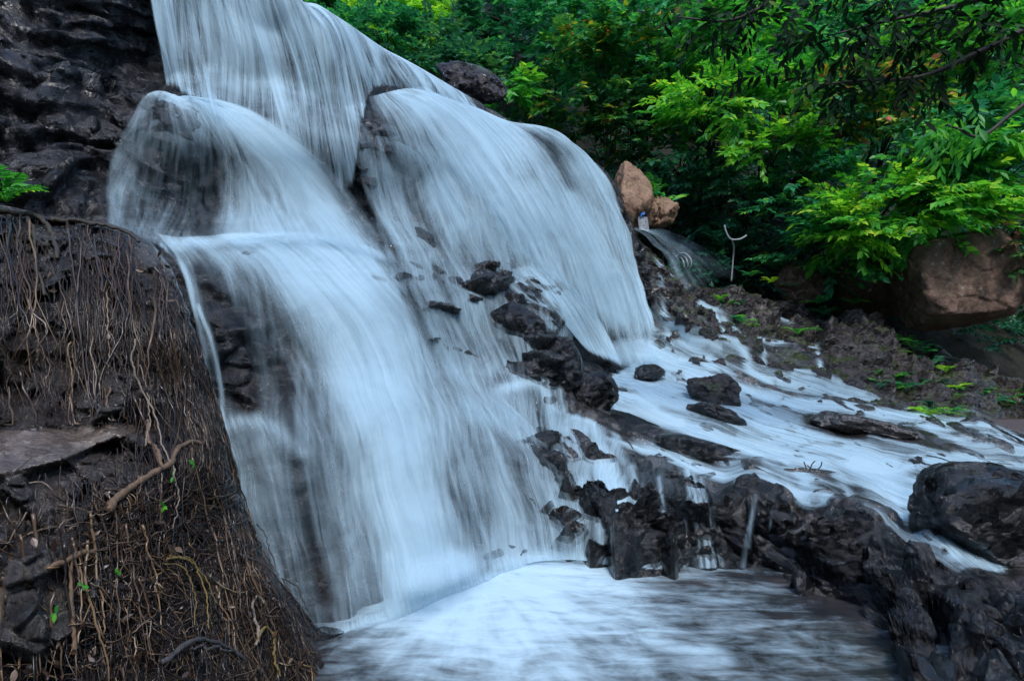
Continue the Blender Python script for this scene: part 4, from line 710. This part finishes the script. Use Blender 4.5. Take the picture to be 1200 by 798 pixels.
def litter():
    g = rng(12); b = MB(); n = 240
    y = g.uniform(580, 795, n); x = g.uniform(0, 1, n) ** .7 * (silx(y) - 6); up = g.random(n) < .25; y = np.where(up, g.uniform(300, 495, n), y); x = np.minimum(x, silx(y) - 6)
    P = at(x, y, L(x, y) + .32 * (1 - np.sqrt(1 - (1 - np.clip((silx(y) - x) / 26, 0, 1)) ** 2)) - g.uniform(.02, .07, n))
    leaves(b, P, g.normal(0, 1, (n, 3)), np.array([0, -1, .6]) + g.normal(0, .5, (n, 3)), g.uniform(.012, .05, n), g.uniform(.18, .4), g.random(n) ** 2.4, True)
    tag(b.build('leaf_litter', M['litter'], smooth=False), 'brown and grey dead leaf scraps caught in the root mat', 'leaf litter', kind='stuff')
    for k, (x, y) in enumerate([(228, 544), (203, 558), (192, 593), (138, 673), (65, 718), (98, 686)]):
        b = MB(); c = at(x, y, float(L(np.array([x]), np.array([y]))[0]) - .07)
        for q in range(3): leaves(b, c[None], np.array([[g.normal(0, .6), -.3, g.normal(.2, .7)]]), np.array([[0, -1., .5]]), np.array([g.uniform(.02, .04)]), .25, np.array([g.uniform(.2, .7)]), True)
        o = b.build('seedling', M['leaf_bright'], smooth=False); tag(o, 'tiny bright green seedling sprouting among the roots of the outcrop', 'seedling', 'seedlings among the roots')
litter()
def sprays(b, P, dirs, m, length, leaf, wd, g, droop=.25, rbase=.5, rvar=.3, fine=False):
    """each spray: a twig from P along dirs, with m leaves in two ranks"""
    n = len(P); dirs = nrm(dirs); t = np.linspace(.12, 1, m)[None, :, None]
    side = nrm(np.cross(dirs, np.array([0, 0, 1.]) + g.normal(0, .25, (n, 3)))); upv = np.cross(side, dirs)
    ln = (length * g.uniform(.7, 1.3, n))[:, None, None]
    pos = P[:, None] + dirs[:, None] * t * ln - np.array([0, 0, 1]) * droop * .5 * ln * t ** 2
    sg = np.where(np.arange(m) % 2 == 0, 1, -1)[None, :, None]
    d = dirs[:, None] * (.35 + .5 * t) + side[:, None] * sg * (1.05 - .6 * t) - np.array([0, 0, 1]) * droop * g.uniform(.3, 1.6, (n, m, 1)) + g.normal(0, .18, (n, m, 3))
    nr = upv[:, None] + g.normal(0, .35, (n, m, 3))
    rnd = np.clip((rbase if np.ndim(rbase) == 0 else rbase[:, None]) + g.normal(0, rvar, (n, m)), 0, 1)
    lf = leaf * g.uniform(.6, 1.25, (n, m))
    leaves(b, pos.reshape(-1, 3), d.reshape(-1, 3), nr.reshape(-1, 3), lf.ravel(), wd, rnd.ravel(), fine)
def crown(b, c, rad, ns, m, twig, leaf, g, wd=.22, nclump=None, flat=.45, droop=.25, rvar=.2, rbias=.0, fine=False):
    nclump = nclump or max(4, ns // 9); rad = np.array(rad)
    u = nrm(g.normal(size=(nclump, 3))) * g.uniform(.35, 1, (nclump, 1)) ** .6
    cc = u * rad; cr_ = g.uniform(0, 1, nclump)
    k = g.integers(0, nclump, ns)
    off = g.normal(0, .24, (ns, 3)) * rad.mean() * np.array([1, 1, flat])
    P = c + cc[k] + off
    d = nrm(cc[k] / rad) * .8 + nrm(off) * .8 + g.normal(0, .3, (ns, 3)); d[:, 2] *= .45; d[:, 2] += .05; d[:, 1] -= .25
    h = off[:, 2] / (rad.mean() * .24 * flat)
    sprays(b, P, d, m, twig, leaf, wd, g, droop, np.clip(.2 + .5 * cr_[k] + .07 * h + rbias, 0, 1), rvar, fine)
    return c + cc
def tree(name, label, px, py, D, wpx, hpx, mat, cat='tree', ns=110, m=15, leaf=.16, twig=.55, seed=0, group=None, trunk_px=None, bark='bark_dark', tr=.05, wd=.22, flat=.45, droop=.25, fine=False, rbias=0, rvar=.2, ground=None, depth=None, back=2.4):
    g = rng(seed * 13 + 5); c = at(px, py, D); rx, rz = wpx / 2 / F * D, hpx / 2 / F * D
    tp = trunk_px if trunk_px is not None else px + g.normal(0, wpx * .1)
    bx = (tp - 600) / F * D; by = D + (g.uniform(.0, .5) if trunk_px is not None else back + g.uniform(0, .8))
    bz = float(ground if ground is not None else min(hill_z(np.array([[bx]]), np.array([[by]]))[0, 0] - .2, c[2] - rz * .6))
    base = np.array([bx, by, bz]); rt = empty(name, base, label, cat, group)
    b = MB(); cl = crown(b, c, (rx, depth or (rx + rz) * .5, rz), ns, m, twig, leaf, g, wd, None, flat, droop, rvar, rbias, fine); hang(b.build('crown', M[mat], smooth=False), rt)
    b = MB(); mid = (base + c) / 2 + np.array([g.normal(0, .15), 0, 0]); q = crs(np.array([base, mid, c + np.array([0, 0, rz * .4])]), 16)
    b.tube(q, np.linspace(tr, tr * .35, 16), 7)
    for e in cl[:: max(1, len(cl) // 9)]:
        s0 = q[g.integers(7, 13)]; mm = (s0 + e) / 2 + np.array([0, 0, .12 * np.linalg.norm(e - s0)]); b.tube(crs(np.array([s0, mm, e]), 9), np.linspace(tr * .4, tr * .12, 9), 5)
    hang(b.build('trunk', M[bark]), rt)
    return rt
# far forest wall
FAR = 'dark green trees massed far up the slope behind the falls'
g = rng(4)
k = 0
for row, (D, ys) in enumerate([(30, -10), (26, 60), (22.5, 135), (19.5, 205)]):
    for px in np.arange(330 if row < 2 else 620, 1340, 88 if row < 2 else 105):
        k += 1
        tree('forest_tree', 'dark green leafy tree in the shaded forest wall behind the nearer trees', px + g.normal(0, 14), ys + g.normal(0, 14), D, 170, 150, 'leaf_dark' if k % 3 else 'leaf_mid', ns=150, m=13, leaf=.3 if row < 2 else .25, twig=.8, seed=100 + k, group=FAR, bark='bark_dark', tr=.12, rbias=-.1)
TREES = [
    ('dark bushy tree filling the gap just behind the end of the upper curtain', 505, 70, 17, 90, 80, 'leaf_dark', dict(ns=150, leaf=.17, rbias=.1)),
    ('low green bush directly above the middle of the upper curtain lip', 440, 50, 15, 90, 46, 'leaf_mid', dict(ns=110, leaf=.14, cat='bush', rbias=-.1)),
    ('teal green bush to the left of the crest sapling', 545, 92, 14.5, 70, 50, 'leaf_dark', dict(ns=90, leaf=.14, cat='bush', rbias=.15)),
    ('bright yellow green tree at the top of the forest just behind the upper curtain', 470, 24, 19, 84, 66, 'leaf_lemon', dict(ns=190, leaf=.18)),
    ('yellow green bushy tree between the dark overhang and the top edge at right', 1075, 66, 12.8, 90, 70, 'leaf_lemon', dict(ns=110, leaf=.14, rbias=-.15)),
    ('bright broad tree under the overhang just right of the lime green tiered tree', 940, 118, 13.2, 80, 60, 'leaf_bright', dict(ns=90, leaf=.14, flat=.35)),
    ('yellow tipped shrub low beside the pale twin trunks', 752, 138, 14.8, 90, 70, 'leaf_tipped', dict(ns=120, leaf=.15, cat='bush')),
    ('small fresh green tree beside the yellow green tree above the lip', 405, 18, 21, 56, 60, 'leaf_mid', dict(ns=110, leaf=.2)),
    ('mid green tree right of the yellow green tree above the crest', 540, 55, 21, 90, 90, 'leaf_mid', dict(ns=160, leaf=.2, rbias=-.1)),
    ('dark tree with bare lower twigs above the crest rock', 600, 40, 20, 90, 110, 'leaf_dark', dict(ns=150, leaf=.2, trunk_px=596)),
    ('low broad leaved sapling growing right behind the flat crest rock', 590, 96, 13.2, 56, 44, 'leaf_bright', dict(ns=26, m=11, leaf=.17, twig=.3, tr=.02, cat='sapling', ground=4.6)),
    ('tree with yellow and orange leaf tips and pale twin trunks behind the crest', 705, 92, 15.5, 150, 120, 'leaf_tipped', dict(ns=230, leaf=.17, trunk_px=698, tr=.05, bark='bark', ground=3.6)),
    ('deep green tree with tall crown standing left of the orange tipped tree', 655, 40, 17, 110, 110, 'leaf_mid', dict(ns=190, leaf=.18)),
    ('leafy green tree with layered sprays above the orange tipped tree', 775, 60, 15, 150, 120, 'leaf_mid', dict(ns=230, leaf=.18, rbias=.1)),
    ('bright green tree filling the top of the picture left of the dark overhang', 850, 40, 14, 120, 80, 'leaf_bright', dict(ns=150, leaf=.15, rbias=-.15)),
    ('bright lime green tree with wide tiered sprays above the dark hollow', 858, 118, 13, 130, 70, 'leaf_bright', dict(ns=130, leaf=.14, flat=.3, rbias=.1)),
    ('small lime green bush hanging below the tiered tree', 908, 172, 12.6, 70, 36, 'leaf_lemon', dict(ns=40, leaf=.14, flat=.35, cat='bush')),
    ('green tree with drooping small leaves at the middle top of the forest', 950, 60, 14.5, 130, 120, 'leaf_mid', dict(ns=180, leaf=.15)),
    ('bush with yellow and red new leaves in front of the shaded slope', 985, 125, 12.6, 80, 62, 'leaf_tipped', dict(ns=90, leaf=.14, cat='bush', rbias=.12)),
    ('second yellow and red leaved bush a little right of the first one', 1052, 128, 12.4, 60, 80, 'leaf_tipped', dict(ns=80, leaf=.13, cat='bush', rbias=.12)),
    ('grey green bush with thin arching branches at right middle', 1120, 150, 12, 100, 80, 'leaf_mid', dict(ns=110, leaf=.15, cat='bush')),
    ('bright leafy tree leaning over the huge brown boulder', 1055, 238, 11.8, 180, 80, 'leaf_bright', dict(ns=200, leaf=.14, flat=.35, rbias=.12)),
    ('yellow green bush spilling down the left side of the huge boulder', 1000, 268, 11.8, 80, 50, 'leaf_lemon', dict(ns=60, leaf=.14, flat=.35, cat='bush')),
    ('glossy bright bush over the top right of the huge boulder', 1130, 195, 11.6, 110, 60, 'leaf_bright', dict(ns=110, leaf=.15, flat=.35, cat='bush')),
    ('mid green bush in the shade left of the leaning bright tree', 935, 215, 13, 90, 70, 'leaf_mid', dict(ns=120, leaf=.13, cat='bush')),
    ('green bush drooping over the small brown rock', 975, 295, 12.6, 90, 60, 'leaf_mid', dict(ns=110, leaf=.12, cat='bush')),
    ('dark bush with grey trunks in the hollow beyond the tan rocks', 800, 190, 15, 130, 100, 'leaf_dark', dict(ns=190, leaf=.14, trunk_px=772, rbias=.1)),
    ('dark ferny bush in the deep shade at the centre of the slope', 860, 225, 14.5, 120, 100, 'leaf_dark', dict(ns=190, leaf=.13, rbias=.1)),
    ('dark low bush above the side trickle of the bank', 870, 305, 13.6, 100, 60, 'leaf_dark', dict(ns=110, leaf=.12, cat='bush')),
    ('red tinged bush at the right edge beside the huge boulder', 1195, 290, 12, 60, 110, 'leaf_red', dict(ns=110, leaf=.13, cat='bush')),
    ('bright green tree at the top right edge behind the dark overhang', 1170, 50, 12.5, 110, 110, 'leaf_bright', dict(ns=150, leaf=.15, rbias=-.1)),
    ('mid green bush at the right edge above the red tinged bush', 1185, 190, 12.4, 70, 80, 'leaf_mid', dict(ns=90, leaf=.14, cat='bush')),
]
for i, (lb, px, py, D, wp, hp, mt, kw) in enumerate(TREES):
    kw = dict(kw); kw['leaf'] = kw['leaf'] * 1.25; kw['wd'] = .27; cat = kw.get('cat', 'tree'); kw.setdefault('m', 15)
    tree(cat, lb, px, py, D, wp, hp, mt, seed=i + 1, **kw)
# shaded undergrowth that covers the foot of the slope
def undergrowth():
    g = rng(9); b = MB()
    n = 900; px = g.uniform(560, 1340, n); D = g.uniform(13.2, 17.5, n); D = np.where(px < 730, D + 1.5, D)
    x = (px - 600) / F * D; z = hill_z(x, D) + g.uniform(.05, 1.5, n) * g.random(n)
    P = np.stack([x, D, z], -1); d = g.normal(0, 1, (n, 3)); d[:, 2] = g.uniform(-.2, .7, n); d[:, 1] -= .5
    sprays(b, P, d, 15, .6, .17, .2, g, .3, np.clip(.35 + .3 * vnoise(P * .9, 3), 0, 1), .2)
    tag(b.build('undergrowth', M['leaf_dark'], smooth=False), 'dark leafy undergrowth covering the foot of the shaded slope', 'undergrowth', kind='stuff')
undergrowth()
# dark overhanging boughs close to the camera, hung from a tree outside the frame
def bough(label, pts, D, ns, leaf, mat, seed, spread=26):
    g = rng(seed); P0 = at([p[0] for p in pts], [p[1] for p in pts], D); q = crs(P0, 30)
    rt = empty('tree_branch', P0[0], label, 'branch', None)
    b = MB(); b.tube(q, np.linspace(.03, .008, 30), 6); hang(b.build('limb', M['bark_dark']), rt)
    b = MB(); k = g.integers(4, 30, ns); P = q[k] + g.normal(0, spread / F * D, (ns, 3)) * np.array([1, .8, .7])
    d = g.normal(0, 1, (ns, 3)); d[:, 2] -= .4; d[:, 0] -= .5
    sprays(b, P, d, 9, .35, leaf, .15, g, .55, .35, .3, True); hang(b.build('foliage', M[mat], smooth=False), rt)
bough('dark leafy bough hanging across the top right corner in front of the forest', [(1280, -60), (1190, -15), (1110, 10), (1040, 25), (980, 40)], 6.0, 90, .14, 'leaf_painted_shade', 1, 40)
bough('dark bough hanging from the top edge above the lime green tiered tree', [(960, -60), (930, -20), (890, 10), (850, 25), (790, 20)], 6.4, 44, .13, 'leaf_painted_shade', 2, 20)
bough('long drooping bough with narrow shade-painted leaves above the yellow and red bushes', [(1230, 20), (1150, 60), (1080, 90), (1010, 95), (955, 100)], 6.2, 30, .15, 'leaf_painted_shade', 3, 15)
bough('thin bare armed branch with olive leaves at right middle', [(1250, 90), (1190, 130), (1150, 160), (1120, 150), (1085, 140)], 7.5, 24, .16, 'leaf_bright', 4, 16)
# ferns and tufts
def fern(label, base, n, ln, mat, seed, spread=1., group=None, name='fern', cat='fern', lw=.2, pin=11):
    g = rng(seed); b = MB()
    for k in range(n):
        a = g.uniform(0, 2 * np.pi); l = ln * g.uniform(.6, 1.2); d = np.array([math.cos(a) * spread, math.sin(a) * spread, g.uniform(.5, 1.2)]); d /= np.linalg.norm(d)
        t = np.linspace(0, 1, pin); q = base + d * (t * l)[:, None] - np.array([0, 0, 1]) * (.45 * l * t ** 2)[:, None]
        T = nrm(np.gradient(q, axis=0)); sd_ = nrm(np.cross(T, [0, 0, 1.])); rn = g.uniform(.1, .9)
        pl = lw * l * np.sin(np.pi * (.12 + .85 * t)) + .01
        for s in (1, -1): leaves(b, q, T * .5 + s * sd_ + g.normal(0, .08, q.shape), np.cross(sd_, T) + 0 * q, pl, .2, np.clip(rn + g.normal(0, .15, pin), 0, 1))
        b.tube(q, .003, 3, rnd=np.full(pin * 3, rn))
    o = b.build(name, M[mat], smooth=False); o.data.transform(__import__('mathutils').Matrix.Translation(-Vector([float(x) for x in base]))); o.location = tuple(float(x) for x in base)
    return tag(o, label, cat, group)
fern('green fern with arching fronds on the dark cliff above the root covered outcrop', at(6, 236, 3.85), 9, .42, 'leaf_bright', 5, .7)
g = rng(31)
TUFT = [(845, 345), (855, 352), (870, 372), (890, 366), (880, 378), (935, 385), (960, 350), (965, 362), (985, 388), (990, 398), (1000, 402), (1010, 405), (1025, 395), (1040, 400), (1045, 408), (1060, 395), (1070, 402), (1085, 408), (1095, 420), (1110, 430), (1045, 440), (1035, 446), (1060, 450), (1100, 445), (1120, 450), (1130, 462), (1150, 455), (1165, 465), (1090, 470), (1085, 482), (1180, 460), (1195, 470), (1110, 478), (925, 330), (905, 325), (1000, 350), (880, 318)]
for i, (px, py) in enumerate(TUFT):
    D = float(S(np.array([px]), np.array([py]))[0]) if py > np.interp(px, *CREST.T) else 12.7
    fern('small yellow green fern tuft growing in a crack of the rocky bank', at(px, py + 6, D - .2), int(g.integers(6, 12)), g.uniform(.25, .5), ['leaf_bright', 'leaf_mid', 'leaf_mid', 'leaf_dark', 'leaf_lemon'][i % 5], 50 + i, 1., 'fern tufts on the rocky bank', 'fern_tuft')
fern('tall upright grass clump with broad blades behind the tan rocks', at(768, 232, 12.8), 9, .75, 'leaf_bright', 7, .35, None, 'grass_clump', 'grass clump', .12)
fern('drooping bamboo grass with pale blades right of the tan rocks', at(785, 240, 12.5), 9, .7, 'leaf_mid', 8, 1.1, None, 'bamboo_grass', 'bamboo grass', .3, 7)
fern('single arching palm like frond in front of the huge boulder', at(1000, 262, 11.2), 5, .7, 'leaf_bright', 10, 1.3, None, 'palm_frond', 'palm frond', .35, 9)

# small things
def tube_thing(name, pts, r, mat, label, cat, D, extra=()):
    b = MB()
    for p in [pts] + list(extra):
        q = crs(at([a[0] for a in p], [a[1] for a in p], [D + (a[2] if len(a) > 2 else 0) for a in p]), 28); b.tube(q, r * .5, 8)
    return tag(b.build(name, mat), label, cat)
white = plain('white_plastic', (.27, .29, .31), .35); blue = plain('blue_plastic', (.03, .16, .5), .4); dead = plain('dead_leaf', (.3, .11, .05), .6)
tube_thing('hose', [(796, 297, .2), (803, 297, .1), (809, 303, 0), (810, 311, 0), (806, 318, .1)], .022, white, 'bent loop of white plastic hose in the spray of the side jet', 'hose', 11.2,
           [[(794, 299, .25), (801, 300, .15), (805, 305, .05), (806, 312, .05), (803, 317, .15)], [(792, 300, .3), (798, 302, .2), (801, 307, .1), (802, 313, .1)]])
tube_thing('pale_branch', [(849, 264), (851, 272), (855, 279), (860, 281), (868, 280), (875, 276)], .03, white, 'pale curved stick standing above the bank at the edge of the dark hollow', 'branch', 12.3, [[(858, 281), (860, 290, .1), (859, 304, .2), (857, 330, .25)]])
def card():
    c = at(754, 262, 11.75); o = empty('sign_card', c, 'white rectangular card with a blue tie leaning on the tan rocks', 'card')
    u, v = np.meshgrid(np.linspace(-.085, .085, 9), np.linspace(-.12, .12, 12), indexing='ij')
    V = np.stack([u - .12 * v, .06 * v + .012 * np.sin(u * 40), v - .1 * u], -1)
    b = MB(); b.grid(V + c); b.grid((V + c + np.array([0, .006, 0]))[::-1]); hang(b.build('sheet', white), o)
    b = MB(); b.tube(crs(c + np.array([[-.05, -.01, .1], [-.03, -.02, .16], [.0, -.02, .14], [.01, -.01, .19]]), 14), .018, 6); hang(b.build('tie', blue), o)
    pm = plain('grey_print', (.2, .25, .2))
    for a, e in [(-.05, .02), (.03, .05), (.0, -.03), (.04, -.06)]:
        b = MB(); b.tube(c + np.array([[a, -.012 + .06 * e, e], [a + .02, -.012 + .06 * e, e + .004]]), .006, 6); hang(b.build('mark', pm), o)
card()
def twig():
    D = float(S(np.array([952]), np.array([550]))[0]) - .2; b = MB()
    for p in ([(948, 556), (951, 545), (955, 540)], [(948, 556), (944, 546), (942, 541)], [(948, 556), (956, 552), (962, 546), (963, 541)], [(950, 549), (946, 545)], [(952, 553), (959, 556)]):
        b.tube(crs(at([a[0] for a in p], [a[1] for a in p], D), 10), .006, 5)
    tag(b.build('twig', M['bark_dark']), 'small forked twig sticking up out of the white rapids', 'twig')
twig()
def flat_leaf(px, py, D, l, mat, label):
    b = MB(); g = rng(int(px)); P = at(px, py, D)
    leaves(b, P[None], np.array([[1., .3, .25]]), np.array([[0, -.5, 1.]]), np.array([l]), .28, np.array([.5]), True); tag(b.build('fallen_leaf', mat, smooth=False), label, 'leaf')
flat_leaf(1040, 680, float(S(np.array([1040]), np.array([680]))[0]) - .16, .07, dead, 'single rusty red fallen leaf lying on the black ledge')
